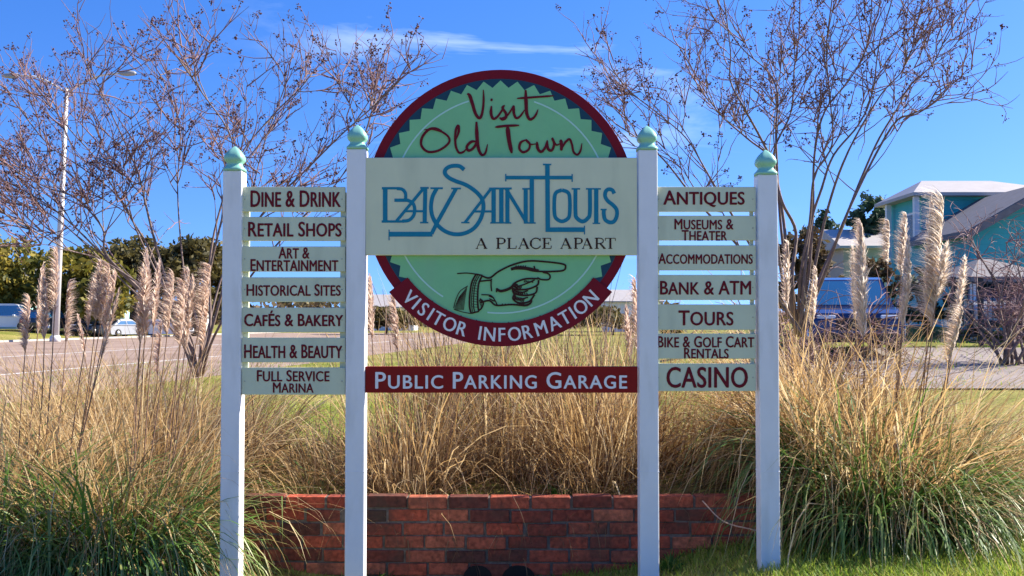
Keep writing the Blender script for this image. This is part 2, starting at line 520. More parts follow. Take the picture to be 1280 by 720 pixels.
# ------------------------------------------------------------------ ground, road, drive
xs = np.unique(np.concatenate([np.linspace(-1500, -80, 12), np.linspace(-80, -5, 60), np.linspace(-5, 6, 120), np.linspace(6, 60, 60), np.linspace(60, 1500, 12)]))
ys = np.unique(np.concatenate([np.linspace(-60, 3, 8), np.linspace(3, 10, 100), np.linspace(10, 110, 110), np.linspace(110, 2500, 14)]))
GX, GY = np.meshgrid(xs, ys)
GZ = hgt(GX, GY)
# keep the ground under the hard surfaces
GZ = GZ - 0.10 * sm(0, 3, GX - (-8.4 + .122 * (GY - 17.1)) + 0) * 0
nx, ny = len(xs), len(ys)
idx = np.arange(nx * ny).reshape(ny, nx)
F = np.stack([idx[:-1, :-1], idx[:-1, 1:], idx[1:, 1:], idx[1:, :-1]], -1).reshape(-1, 4)
g = np_mesh('lawn_ground', np.stack([GX, GY, GZ], -1), F, M['ground'], smooth=True)
tag(g, kind='structure')


def strip(name, mat, xl, xr, y0, y1, ny_, dz, nx_=2, flat=None):
    yy = np.linspace(y0, y1, ny_)
    V = []
    for y in yy:
        a, b = xl(y), xr(y)
        for t in np.linspace(0, 1, nx_):
            x = a + (b - a) * t
            V.append((x, y, (hz(x, y) if flat is None else flat) + dz))
    i = np.arange(ny_ * nx_).reshape(ny_, nx_)
    F = np.stack([i[:-1, :-1], i[:-1, 1:], i[1:, 1:], i[1:, :-1]], -1).reshape(-1, 4)
    o = np_mesh(name, V, F, mat)
    return tag(o, kind='structure')


near_edge = lambda y: -8.4 + 0.122 * (y - 17.1)
far_edge = lambda y: -31.5 + 0.122 * (y - 64)
strip('road', M['asphalt'], far_edge, near_edge, -20, 420, 60, 0.004, flat=0.0)
ln = lambda off, w: (lambda y: -12.45 + .122 * (y - 29) + off - w)
strip('road_line', M['road_paint'], lambda y: -12.55 + .122 * (y - 29), lambda y: -12.38 + .122 * (y - 29), -20, 400, 40, 0.008, flat=0.0)
strip('road_line', M['road_paint'], lambda y: -19.1 + .122 * (y - 38), lambda y: -18.9 + .122 * (y - 38), -20, 400, 40, 0.008, flat=0.0)
kb = MB()
for k in range(40):
    y0, y1 = k * 8.0, (k + 1) * 8.0 - 0.02
    a, b = far_edge(y0), far_edge(y1)
    kb.hexa([(a - .3, y0, -.1), (a, y0, -.1), (b, y1, -.1), (b - .3, y1, -.1), (a - .3, y0, .13), (a - .02, y0, .13), (b - .02, y1, .13), (b - .3, y1, .13)])
tag(kb.build('kerb', M['kerb']), kind='structure')
strip('driveway', M['drive'], lambda y: 4.2 + .1 * (y - 16), lambda y: 46, 16.3, 25.2, 20, 0.03, nx_=40)

# ------------------------------------------------------------------ brick wall
wall = thing('brick_wall', 'low weathered red brick retaining wall behind the white sign posts', 'wall', (0.05, 6.4, 0))
WY0 = 6.36
top_z = at(640, 621, WY0).z
bx0, bx1 = at(303, 620, WY0).x, at(998, 620, WY0).x


def wall_bow(x):
    return 0.05 * ((x - 0.05) / 1.7) ** 2


bm_ = MB(); BP = 0.25; RP = 0.081
rows = 9
for r in range(rows):
    z1 = top_z - r * RP; z0 = z1 - 0.0700
    off = (r % 2) * BP / 2 + random.uniform(-.02, .02)
    x = bx0 - off
    while x < bx1:
        x0 = max(x, bx0); x1 = min(x + BP - 0.0105, bx1)
        if x1 - x0 > 0.03:
            j = random.uniform(-.009, .005); dz = random.uniform(-.005, .004)
            cx = (x0 + x1) / 2
            crack = 0.0
            if abs(cx - (at(600 + 14 * (r % 3 - 1), 650, WY0).x)) < 0.12 and r in (1, 2, 3, 4):
                crack = 0.012 * random.random()
            yb = WY0 + wall_bow(cx) + j
            t = random.random() ** 0.9
            tw = random.uniform(-.004, .004)
            x0 += random.uniform(0, .004); x1 -= random.uniform(0, .004) + crack
            bm_.hexa([(x0, yb + tw, z0 + dz), (x1, yb - tw, z0 + dz), (x1, yb + .10, z0 + dz), (x0, yb + .10, z0 + dz),
                      (x0, yb + tw, z1 + dz), (x1, yb - tw, z1 + dz), (x1, yb + .10, z1 + dz), (x0, yb + .10, z1 + dz)], tint=t)
        x += BP
bm_.build('brick_courses', M['brick'], wall, bevel=0.005)
mb = MB()
N = 14
for i in range(N):
    xa = bx0 + .004 + (bx1 - bx0 - .008) * i / N; xb = bx0 + .004 + (bx1 - bx0 - .008) * (i + 1) / N
    ya, yb = WY0 + wall_bow(xa) + .009, WY0 + wall_bow(xb) + .009
    mb.hexa([(xa, ya, top_z - .75), (xb, yb, top_z - .75), (xb, yb + .085, top_z - .75), (xa, ya + .085, top_z - .75),
             (xa, ya, top_z - .009), (xb, yb, top_z - .009), (xb, yb + .085, top_z - .009), (xa, ya + .085, top_z - .009)])
mb.build('mortar', M['mortar'], wall)
for px, rx in ((597, .088), (648, .1)):
    d = MB()
    c = at(px, 722, WY0)
    pts = [(c.x + rx * math.cos(a), WY0 - .012, c.z + .075 * math.sin(a)) for a in np.linspace(0, math.pi, 11)]
    d.prism(pts, (0, .03, 0))
    d.build('drain_hole', M['dark'], wall)

# ------------------------------------------------------------------ the sign
sign = thing('town_sign', 'tall white-posted wayfinding sign with green disc and stacked sage direction boards', 'sign', (0.0, 5.7, 0))
YF = 5.70                       # front face of the posts


def postmb(pxc_top, pxc_bot, w, pytop):
    """a vertical square post; returns x and the half width"""
    return


POSTS = [(288.2, 24, 213), (443.8, 24, 186), (811.2, 24, 187), (961.8, 24.5, 218)]
for (pc, w, ytop) in POSTS:
    c = at(pc, 480, YF); hw = w / 2 / FPX * YF
    # the posts are plumb; their feet stand in the ground
    ztop = at(pc, ytop, YF).z
    m = MB().box(c.x - hw, c.x + hw, YF, YF + 2 * hw, hz(c.x, YF + hw) - 0.25, ztop)
    p = m.build('post', M['post'], sign, bevel=0.006)
    b = MB()
    # seam where two lengths of vinyl meet
    zs = at(pc, 590, YF).z
    f = MB()
    k = hw / 14.2
    e = 5.0
    f.lathe([(15.6 * k, 0), (15.6 * k, 3.6 * k), (14.2 * k, 5 * k), (11.6 * k, 8 * k), (10.4 * k, 10.5 * k), (11.0 * k, 12.6 * k),
             (13.6 * k, 15 * k), (14.8 * k, 18.5 * k), (14.3 * k, 22 * k), (12.4 * k, 26 * k), (9.6 * k, 30 * k), (6.2 * k, 33.6 * k), (3.0 * k, 36.4 * k), (0.4 * k, 38.2 * k)],
            (c.x, YF + hw, ztop + .0005), 24, expo=4.5)
    fo = f.build('finial', M['mint'], p)
    sm_ = MB().box(c.x - hw - .0015, c.x + hw + .0015, YF - .0015, YF + 2 * hw + .0015, zs - .002, zs + .002)
    sm_.build('joint', M['white_line'] if False else M['post'], p)


def board(name, poly_px, yf, th, mat, parent=None, bevel=0.003):
    pts = [at(x, y, yf) for x, y in poly_px]
    m = MB().prism(pts, (0, th, 0))
    return m.build(name, mat, parent or sign, bevel=bevel)


def rect(x0, y0, x1, y1):
    return [(x0, y1), (x1, y1), (x1, y0), (x0, y0)]


_fc = bpy.data.curves.new('lettering_source', 'FONT')


def text_geo(s, caps=None, spacing=1.0, bold=0.012, capscale=0.8):
    """2-D mesh of a text; lower-case letters are set as small capitals"""
    cu = bpy.data.curves.new('lettering_source', 'FONT')
    cu.body = s
    cu.space_character = spacing
    cu.small_caps_scale = capscale
    cu.resolution_u = 4
    for i, ch in enumerate(s):
        cu.body_format[i].use_small_caps = ch.islower()
    o = bpy.data.objects.new('lettering_source', cu)
    C.objects.link(o)
    bpy.context.view_layer.update()
    dg = bpy.context.evaluated_depsgraph_get()
    me = bpy.data.meshes.new_from_object(o.evaluated_get(dg))
    V = [(v.co.x, v.co.y) for v in me.vertices]
    F_ = [tuple(p.vertices) for p in me.polygons]
    bpy.data.objects.remove(o); bpy.data.curves.remove(cu); bpy.data.meshes.remove(me)
    return V, F_


def fit_text(mb, s, x0, y0, x1, y1, yf, spacing=1.0, bold=0.012, capscale=0.8):
    """letters filling the pixel box x0..x1, y0..y1 of the board whose face is at yf"""
    V, F_ = text_geo(s, None, spacing, 0, capscale)
    ax, bx = min(v[0] for v in V), max(v[0] for v in V)
    ay, by = min(v[1] for v in V), max(v[1] for v in V)
    hpx = min(y1 - y0, 22)
    q = bold * hpx * 1.75
    for li, (dx, dy) in enumerate(((0, 0), (-q, 0), (q, 0), (0, -q * .6), (0, q * .6))):
        vs = [at(x0 + q + dx + (v[0] - ax) / (bx - ax) * (x1 - x0 - 2 * q), y1 - q * .6 + dy - (v[1] - ay) / (by - ay) * (y1 - y0 - 1.2 * q), yf - .0002 * li) for v in V]
        mb.add(vs, F_)


def catmull(pts, n=7):
    P = [np.array(p, float) for p in pts]
    if len(P) < 3:
        return [P[0] + (P[-1] - P[0]) * t for t in np.linspace(0, 1, 3)]
    Q = [2 * P[0] - P[1]] + P + [2 * P[-1] - P[-2]]
    out = []
    for i in range(1, len(Q) - 2):
        for k in range(n):
            t = k / n
            out.append(0.5 * (2 * Q[i] + (Q[i + 1] - Q[i - 1]) * t + (2 * Q[i - 1] - 5 * Q[i] + 4 * Q[i + 1] - Q[i + 2]) * t * t + (3 * Q[i] - Q[i - 1] - 3 * Q[i + 1] + Q[i + 2]) * t ** 3))
    out.append(P[-1])
    return out


_layer = [0]


def stroke(mb, pts, w, sc_, ox, oy, yf, smooth=True, w1=None, rnd=False):
    """a painted brush stroke: points in zoomed-pixel units (scale sc_, origin ox, oy); every stroke lies a hair above the one before"""
    _layer[0] = (_layer[0] + 1) % 40
    P = catmull(pts) if smooth and len(pts) > 2 else [np.array(p, float) for p in pts]
    if len(P) == 2: P = [P[0], (P[0] + P[1]) / 2, P[1]]
    n = len(P)
    vs = []; fs = []
    for i, p in enumerate(P):
        d = P[min(i + 1, n - 1)] - P[max(i - 1, 0)]
        L = np.hypot(*d) or 1
        nrm = np.array([-d[1], d[0]]) / L
        t = i / (n - 1)
        ww = w if w1 is None else w + (w1 - w) * t
        if rnd:
            ww *= min(1, 0.45 + 4 * min(t, 1 - t))
        if not smooth and 0 < i < n - 1:       # mitre
            a = P[i] - P[i - 1]; b = P[i + 1] - P[i]
            a = a / (np.hypot(*a) or 1); b = b / (np.hypot(*b) or 1)
            ww = ww / max(0.5, math.sqrt((1 + a @ b) / 2))
        y = yf - 0.0010 - 0.00004 * _layer[0] - 0.0006 * t
        for sgn in (1, -1):
            q = p + nrm * ww / 2 * sgn
            vs.append(at(ox + q[0] / sc_, oy + q[1] / sc_, y))
    for i in range(n - 1):
        fs.append((2 * i, 2 * i + 2, 2 * i + 3, 2 * i + 1))
    mb.add(vs, fs)


# --- the round board
DCX, DCY = 625.7, 256.0
YD = YF + 0.040
KP = YD / FPX


def ring_pts(r, n=96, a0=0, a1=2 * math.pi):
    return [(DCX + r * math.cos(a), DCY + r * math.sin(a)) for a in np.linspace(a0, a1, n, endpoint=abs(a1 - a0) < 6.28)]


disc = board('round_board', ring_pts(169), YD, 0.03, M['maroon'], bevel=0.002)


def annulus(name, mat, outer, inner, yf, parent):
    n = len(outer)
    vs = [at(x, y, yf) for x, y in outer] + [at(x, y, yf) for x, y in inner]
    mb = MB(); mb.add(vs, [(i, (i + 1) % n, (i + 1) % n + n, i + n) for i in range(n)])
    return mb.build(name, mat, parent)


def fan(name, mat, outer, yf, parent):
    n = len(outer)
    mb = MB(); mb.add([at(x, y, yf) for x, y in outer], [tuple(range(n))])
    return mb.build(name, mat, parent)


fan('navy_ring', M['scallop'], ring_pts(157.5), YD - .002, disc)
saw = []
NT = 46
for k in range(NT):
    for r, o in ((155.5, 0), (146.5, .5)):
        a = -math.pi / 2 + 2 * math.pi * (k + o) / NT
        saw.append((DCX + r * math.cos(a), DCY + r * math.sin(a)))
fan('saw_edged_panel', M['disc'], saw, YD - .004, disc)
lines = MB()


def arc_line(a0, a1, r, w):
    n = 40
    vs = []
    for a in np.linspace(rad(a0), rad(a1), n):
        for rr in (r - w / 2, r + w / 2):
            vs.append(at(DCX + rr * math.cos(a), DCY + rr * math.sin(a), YD - .0055))
    lines.add(vs, [(2 * i, 2 * i + 2, 2 * i + 3, 2 * i + 1) for i in range(n - 1)])


arc_line(-288 + 360 + 50, 214 + 39, 135.5, 1.9)     # left side: from lower left up to the top gap
arc_line(-72, 97, 135.5, 1.9)                      # right side, round to under the hand
lines.build('pale_circle_line', M['white_line'], disc)

# --- banner on the lower rim
yb_ = YD - .012
a0, a1 = rad(38), rad(142)
outer = ring_pts(177, 48, a0, a1); inner = ring_pts(147.5, 48, a1, a0)
ban = board('banner', outer + inner, yb_, 0.011, M['maroon'], sign, bevel=0)
bt = MB()
s = 'VISITOR INFORMATION'
adv = {'I': 0.5, ' ': 0.75, 'M': 1.28, 'O': 1.13, 'N': 1.08, 'V': 0.98, 'S': .93, 'T': .95, 'R': 1.0, 'F': .92, 'A': 1.03}
tot = sum(adv[c] for c in s)
ang0, ang1 = 180 - 43.0, 43.0
R0 = 170.8
cur = 0
for ch in s:
    a = adv[ch]
    if ch != ' ':
        ang = rad(ang0 + (ang1 - ang0) * (cur + a / 2) / tot)
        V, F_ = text_geo(ch, bold=0.016)
        ax, bx = min(v[0] for v in V), max(v[0] for v in V)
        by = 0.729
        hpx = 18.2; sc_ = hpx / by
        if ch in 'OS': oy_ = 0.0
        wfac = 0.86
        for li, bo in enumerate((0, -.4, .4)):
          vs = []
          for v in V:
            lx = (v[0] - (ax + bx) / 2) * sc_ * wfac + bo; ly = v[1] * sc_
            r = R0 - ly
            tx, ty = -math.sin(ang), math.cos(ang)        # +angle direction (screen y down)
            px = DCX + r * math.cos(ang) - tx * lx * 1.0
            py = DCY + r * math.sin(ang) - ty * lx * 1.0
            vs.append(at(px, py, yb_ - .0015 - .0002 * li))
          bt.add(vs, F_)
    else:
        bt.build('lettering', M['white_text'], ban); bt = MB()
    cur += a
bt.build('lettering', M['white_text'], ban)

# --- brush script on the upper half
yt = YD - .006
tb = MB()
S3 = (5.565, 510, 95)
for pts, w, w1 in [
    ([(412, 122), (430, 138), (450, 200), (470, 262), (494, 292), (511, 275), (523, 215), (526, 150), (524, 95)], 19, 9),
    ([(580, 208), (578, 262), (593, 297), (620, 285), (650, 245), (672, 203)], 16, 8),
    ([(574, 163), (589, 168)], 15, 15),
    ([(672, 203), (658, 222), (680, 258), (682, 285), (660, 300), (636, 291)], 12, 15),
    ([(640, 298), (690, 275), (730, 215), (737, 205)], 8, 9),
    ([(737, 205), (736, 255), (752, 292), (780, 280), (815, 230)], 16, 8),
    ([(818, 97), (821, 180), (826, 258), (845, 300), (872, 292), (892, 265), (905, 232)], 20, 8),
    ([(758, 156), (880, 147), (1015, 137)], 11, 9),
    # Old
    ([(235, 380), (190, 364), (140, 376), (98, 428), (94, 485), (140, 527), (215, 517), (280, 470), (284, 428), (235, 388), (165, 370), (112, 374)], 14, 9),
    ([(330, 450), (352, 390), (350, 345), (334, 372), (328, 430), (333, 490), (354, 532), (385, 528), (412, 500)], 13, 10),
    ([(478, 455), (440, 458), (410, 490), (418, 517), (445, 510), (470, 478), (480, 445)], 14, 12),
    ([(476, 318), (480, 420), (490, 505), (513, 548), (538, 535), (554, 474)], 20, 8),
    # Town
    ([(606, 356), (680, 347), (774, 343)], 13, 11),
    ([(692, 350), (702, 440), (722, 537)], 23, 17),
    ([(825, 442), (785, 462), (775, 505), (802, 530), (840, 510), (846, 470), (818, 442), (850, 474), (893, 472)], 14, 8),
    ([(897, 458), (903, 505), (928, 527), (957, 492), (968, 447)], 17, 9),
    ([(968, 447), (974, 505), (1000, 517), (1016, 475), (1003, 432), (1030, 478), (1060, 470)], 15, 8),
    ([(1062, 442), (1068, 485), (1066, 520)], 18, 13),
    ([(1068, 510), (1094, 462), (1124, 440), (1140, 475), (1152, 528), (1178, 547), (1200, 520), (1210, 468)], 12, 9),
]:
    stroke(tb, pts, w * 1.42, *S3, yt, w1=w1 * 1.5, rnd=True)
tb.build('script_lettering', M['maroon_text'], disc)

# --- pointing hand
hb = MB()
S4 = (6.0, 540, 300)
for pts, w in [
    ([(370, 268), (432, 284), (500, 236), (600, 188), (720, 158), (850, 163), (980, 180), (1002, 203), (978, 230), (865, 237), (765, 232), (690, 217), (600, 216)], 9),
    ([(592, 219), (650, 206), (712, 212), (800, 232)], 15),
    ([(765, 195), (775, 230)], 8),
    ([(830, 242), (872, 253), (886, 275), (872, 297), (820, 296), (790, 282)], 8),
    ([(795, 290), (700, 292), (622, 322), (600, 358), (640, 372), (720, 368), (790, 338), (800, 300)], 9),
    ([(600, 358), (622, 402), (700, 416), (775, 398), (790, 350)], 9),
    ([(618, 402), (608, 442), (655, 472), (728, 462), (770, 410)], 9),
    ([(640, 470), (700, 488), (742, 470), (745, 440)], 9),
    ([(620, 322), (645, 345), (700, 330), (770, 300)], 7), ([(615, 375), (660, 395), (720, 380)], 7),
    ([(615, 425), (655, 445), (720, 430)], 7), ([(640, 330), (625, 350), (640, 362)], 9), ([(605, 380), (625, 430), (612, 450)], 10),
    ([(482, 368), (520, 383), (585, 362), (625, 325)], 14),
    ([(484, 362), (484, 392)], 7),
    ([(360, 470), (430, 455), (482, 490), (600, 484), (700, 492), (740, 475)], 9),
    ([(360, 310), (400, 305), (440, 302)], 8), ([(445, 290), (443, 340), (447, 385)], 7),
    ([(370, 410), (440, 416), (470, 450), (490, 488)], 6), ([(430, 440), (470, 460)], 6), ([(425, 420), (465, 435)], 6),
    ([(330, 256), (298, 320), (283, 420), (282, 500), (294, 552)], 9),
    ([(378, 264), (350, 330), (342, 430), (345, 500), (352, 535)], 9),
    ([(355, 268), (325, 330), (312, 430), (312, 500), (322, 542)], 5),
    ([(342, 264), (311, 330), (297, 430), (298, 500), (308, 548)], 4),
    ([(330, 256), (378, 266)], 8), ([(294, 550), (352, 535)], 8),
    ([(188, 252), (260, 248), (330, 256)], 6),
    ([(268, 345), (210, 385), (178, 450), (162, 512)], 4),
    ([(165, 520), (230, 540), (292, 552)], 4),
    ([(360, 440), (385, 470), (372, 510), (350, 530)], 8),
] + [([(262 - 8 * k, 352 + 10 * k), (246 - 10 * k, 440 + 8 * k), (236 - 9 * k, 525)], 3.2) for k in range(8)] \
  + [([(700 + 12 * k, 300 + 3 * k), (690 + 12 * k, 318)], 5) for k in range(6)] \
  + [([(650 + 16 * k, 408), (645 + 16 * k, 394)], 5) for k in range(5)] \
  + [([(520 + 22 * k, 490), (530 + 22 * k, 478)], 5) for k in range(8)] \
  + [([(625 + 18 * k, 205 + k), (632 + 18 * k, 190)], 4) for k in range(5)] \
  + [([(604 + 9 * k, 352 + 4 * k), (618 + 9 * k, 330 + 3 * k)], 5) for k in range(7)] + [([(612 + 10 * k, 398 + 2 * k), (622 + 10 * k, 376 + 2 * k)], 5) for k in range(7)] \
  + [([(612 + 10 * k, 446 + 3 * k), (624 + 10 * k, 422 + 2 * k)], 5) for k in range(8)] + [([(352 + 3 * k, 455 + 10 * k), (380 - 2 * k, 450 + 10 * k)], 5) for k in range(7)] \
  + [([(300 + 2 * (k % 3), 300 + 20 * k), (340 - k % 4, 305 + 20 * k)], 2.5) for k in range(11)]:
    stroke(hb, pts, w * 1.5, *S4, yt)
hb.build('pointing_hand_drawing', M['brown_ink'], disc)

# --- name board
YN = YF + 0.008
nb = board('name_board', rect(457, 197, 796.5, 319), YN, 0.025, M['name_board'])
tl = MB()
A = (6.544, 470, 195)
B = (6.544, 620, 195)


def st(z, w, *pts, smooth=False):
    stroke(tl, list(pts), w, *z, YN, smooth=smooth)


st(A, 38, (75, 262), (75, 545)); st(A, 20, (48, 264), (180, 264))
st(A, 27, (170, 266), (212, 272), (238, 298), (243, 330), (240, 362), smooth=True)
st(A, 28, (150, 362), (262, 362))
st(A, 28, (255, 360), (300, 385), (316, 430), (308, 485), (272, 524), (215, 534), smooth=True); st(A, 20, (46, 536), (225, 536))
st(A, 25, (168, 532), (388, 266)); st(A, 34, (403, 262), (398, 545)); st(A, 16, (362, 261), (432, 261)); st(A, 13, (360, 545), (428, 545)); st(A, 18, (238, 452), (400, 452))
st(A, 15, (445, 264), (547, 264))
st(A, 33, (497, 266), (462, 335), (450, 425), (466, 505), (508, 570), (570, 618), (645, 640), (725, 632), (800, 592), (852, 522), (876, 445), (877, 385), (855, 332), (800, 278), (730, 234), (650, 205), (592, 175), (563, 138), (575, 104), (618, 83), (680, 83), (722, 112), smooth=True)
st(A, 14, (615, 266), (695, 266)); st(A, 32, (655, 266), (500, 545), (455, 636)); st(A, 40, (462, 640), (105, 640)); st(A, 9, (107, 602), (107, 690))
st(A, 24, (728, 545), (942, 266)); st(A, 12, (697, 545), (765, 545)); st(A, 18, (798, 454), (960, 454)); st(A, 36, (962, 262), (962, 547)); st(A, 36, (1025, 262), (1025, 547))
st(A, 16, (925, 266), (1110, 266)); st(A, 12, (935, 547), (1105, 547))
st(B, 34, (93, 262), (93, 548)); st(B, 28, (82, 268), (252, 548)); st(B, 34, (243, 268), (243, 548)); st(B, 14, (215, 269), (300, 269)); st(B, 12, (70, 548), (125, 548)); st(B, 12, (228, 548), (325, 548))
st(B, 36, (293, 178), (293, 545)); st(B, 30, (75, 177), (628, 177)); st(B, 11, (80, 146), (80, 208)); st(B, 11, (623, 148), (623, 212))
st(B, 37, (420, 66), (424, 620)); st(B, 13, (384, 70), (452, 70)); st(B, 38, (405, 603), (725, 603)); st(B, 10, (724, 570), (724, 642))
st(B, 31, (540, 278), (590, 300), (603, 350), (603, 460), (590, 510), (540, 535), (492, 510), (478, 460), (478, 350), (492, 300), (540, 278), smooth=True)
st(B, 33, (650, 268), (650, 460), (662, 508), (708, 536), (752, 508), (768, 460), (768, 268), smooth=True)
st(B, 13, (618, 269), (688, 269)); st(B, 13, (735, 269), (858, 269)); st(B, 36, (820, 266), (820, 550)); st(B, 12, (790, 551), (852, 551))
st(B, 32, (968, 308), (952, 280), (922, 272), (898, 290), (893, 330), (915, 368), (955, 400), (986, 438), (988, 490), (965, 535), (930, 543), (894, 522), (882, 480), (882, 438), smooth=True)
st(B, 13, (856, 438), (905, 438))
tl.build('name_lettering', M['teal_text'], nb)
# the serif line under it
pl = MB()
S6 = (6.4, 580, 285)
thick, thin = 13, 4.5
GL = {
    'A': [([(0.08, 1), (0.47, 0)], thin), ([(0.44, 0.0), (0.86, 1)], thick), ([(0.2, 0.66), (0.7, 0.66)], thin), ([(-.02, 1), (0.2, 1)], thin), ([(0.68, 1), (1.0, 1)], thin)],
    'P': [([(0.2, 0), (0.2, 1)], thick), ([(0.0, 0), (0.55, 0.0), (0.88, 0.12), (0.9, 0.36), (0.62, 0.52), (0.25, 0.54)], thin + 2), ([(0.85, .12), (0.87, .4)], thick * .8), ([(0, 1), (0.42, 1)], thin)],
    'L': [([(0.22, 0), (0.22, 1)], thick), ([(0.0, 0), (0.45, 0)], thin), ([(0, 1), (0.95, 1)], thin), ([(0.95, 1.02), (0.98, 0.72)], thin)],
    'C': [([(0.95, 0.25), (0.75, 0.03), (0.4, 0.02), (0.1, 0.3), (0.1, 0.7), (0.4, 0.98), (0.75, 0.97), (0.98, 0.75)], thin + 2.5), ([(0.12, 0.25), (0.08, 0.5), (0.12, 0.75)], thick), ([(.95, 0), (.95, .28)], thin)],
    'E': [([(0.25, 0), (0.25, 1)], thick), ([(0, 0), (0.9, 0)], thin), ([(0.25, 0.5), (0.7, 0.5)], thin), ([(0, 1), (0.95, 1)], thin), ([(0.9, 0), (0.92, 0.25)], thin), ([(0.95, 1), (0.98, 0.72)], thin), ([(.7, .36), (.7, .64)], thin)],
    'R': [([(0.2, 0), (0.2, 1)], thick), ([(0.0, 0), (0.5, 0.0), (0.78, 0.12), (0.78, 0.38), (0.55, 0.5), (0.25, 0.52)], thin + 2), ([(0.5, .5), (0.95, 1)], thick * .9), ([(0, 1), (0.4, 1)], thin), ([(0.8, 1), (1.05, 1)], thin)],
    'T': [([(0.5, 0), (0.5, 1)], thick), ([(0.0, 0), (1.0, 0)], thin), ([(0.02, 0), (0.0, 0.25)], thin), ([(0.98, 0), (1.0, 0.25)], thin), ([(.3, 1), (.7, 1)], thin)],
}
for ch, x0, x1 in [('A', 95, 187), ('P', 258, 335), ('L', 345, 420), ('A', 436, 523), ('C', 527, 615), ('E', 625, 700), ('A', 772, 862), ('P', 880, 952), ('A', 945, 1030), ('R', 1046, 1130), ('T', 1130, 1212)]:
    for pts, w in GL[ch]:
        stroke(pl, [(x0 + p[0] * (x1 - x0), 82 + p[1] * 82) for p in pts], w * 1.2, *S6, YN, smooth=len(pts) > 3)
    if x0 in (95, 625, 1130):
        pl.build('motto_lettering', M['brown_ink'], nb); pl = MB()

# --- red parking board
YP = YF + 0.012
pb = board('parking_board', rect(456.5, 458, 797, 491), YP, 0.022, M['red_board'])
for s, a, b in (('Public', 469, 554), ('Parking', 566, 671), ('Garage', 683, 784)):
    t = MB(); fit_text(t, s, a, 465, b, 486, YP - .0015, 1.12, 0.013, 0.80); t.build('lettering', M['white_text'], pb)

# --- direction boards
YB = YF + 0.022
LEFT = [(233.5, 264.5, [('Dine & Drink', 313, 238, 426, 259)]), (271, 301, [('Retail Shops', 310, 277, 427, 296)]),
        (308, 339.5, [('Art &', 348, 308.8, 387, 323.5), ('Entertainment', 313, 323.8, 423, 339)]), (346.5, 377.5, [('Historical Sites', 308, 355, 426, 370)]),
        (384.5, 415.5, [('CafÉs & Bakery', 305, 388, 429, 408)]), (422, 453, [('Health & Beauty', 305, 430.5, 428, 448)]),
        (459.5, 493.5, [('Full Service', 321, 462.5, 412, 477), ('Marina', 341, 478, 392, 491)])]
RIGHT = [(233.5, 264.5, [('Antiques', 829, 238, 931, 259)]), (269.5, 300.5, [('Museums &', 843, 273.5, 917, 287), ('Theater', 852, 287.5, 909, 301)]),
         (306.5, 338, [('Accommodations', 823, 316.5, 941, 330)]), (343.5, 375, [('Bank & ATM', 825, 351, 939, 368.5)]),
         (380.5, 412.5, [('Tours', 848, 388, 917, 407)]), (417, 448.5, [('Bike & Golf Cart', 822, 420, 943, 434.5), ('Rentals', 855, 434.8, 911, 448.3)]),
         (454.5, 489, [('Casino', 833, 458.5, 935, 485)])]
for x0, x1, lst in ((302, 431.5, LEFT), (819, 945, RIGHT)):
    for i, (ya, yb2, txt) in enumerate(lst):
        o = board('direction_board', rect(x0, ya, x1, yb2), YB, 0.02, M['board'])
        for (s, a, b, c, d) in txt:
            t = MB()
            fit_text(t, s.upper() if s == 'Casino' else s, a, b, c, d, YB - .0015, 1.03, 0.016, 0.90)
            t.build('lettering', M['maroon_text'], o)
        for px in (x0 + 4, x1 - 4):
            c = at(px, (ya + yb2) / 2, YB)
            MB().lathe([(.003, -.0025), (.003, 0)], (c.x, YB, c.z), 8, axis='y').build('screw', M['screw'], o)
    for px in (x0 + 3.5, x1 - 3.5):
        a = at(px - 3, 240, YB); b = at(px + 3, 487, YB)
        MB().box(a.x, b.x, YB + .021, YB + .045, b.z, a.z).build('stile', M['board'], sign)


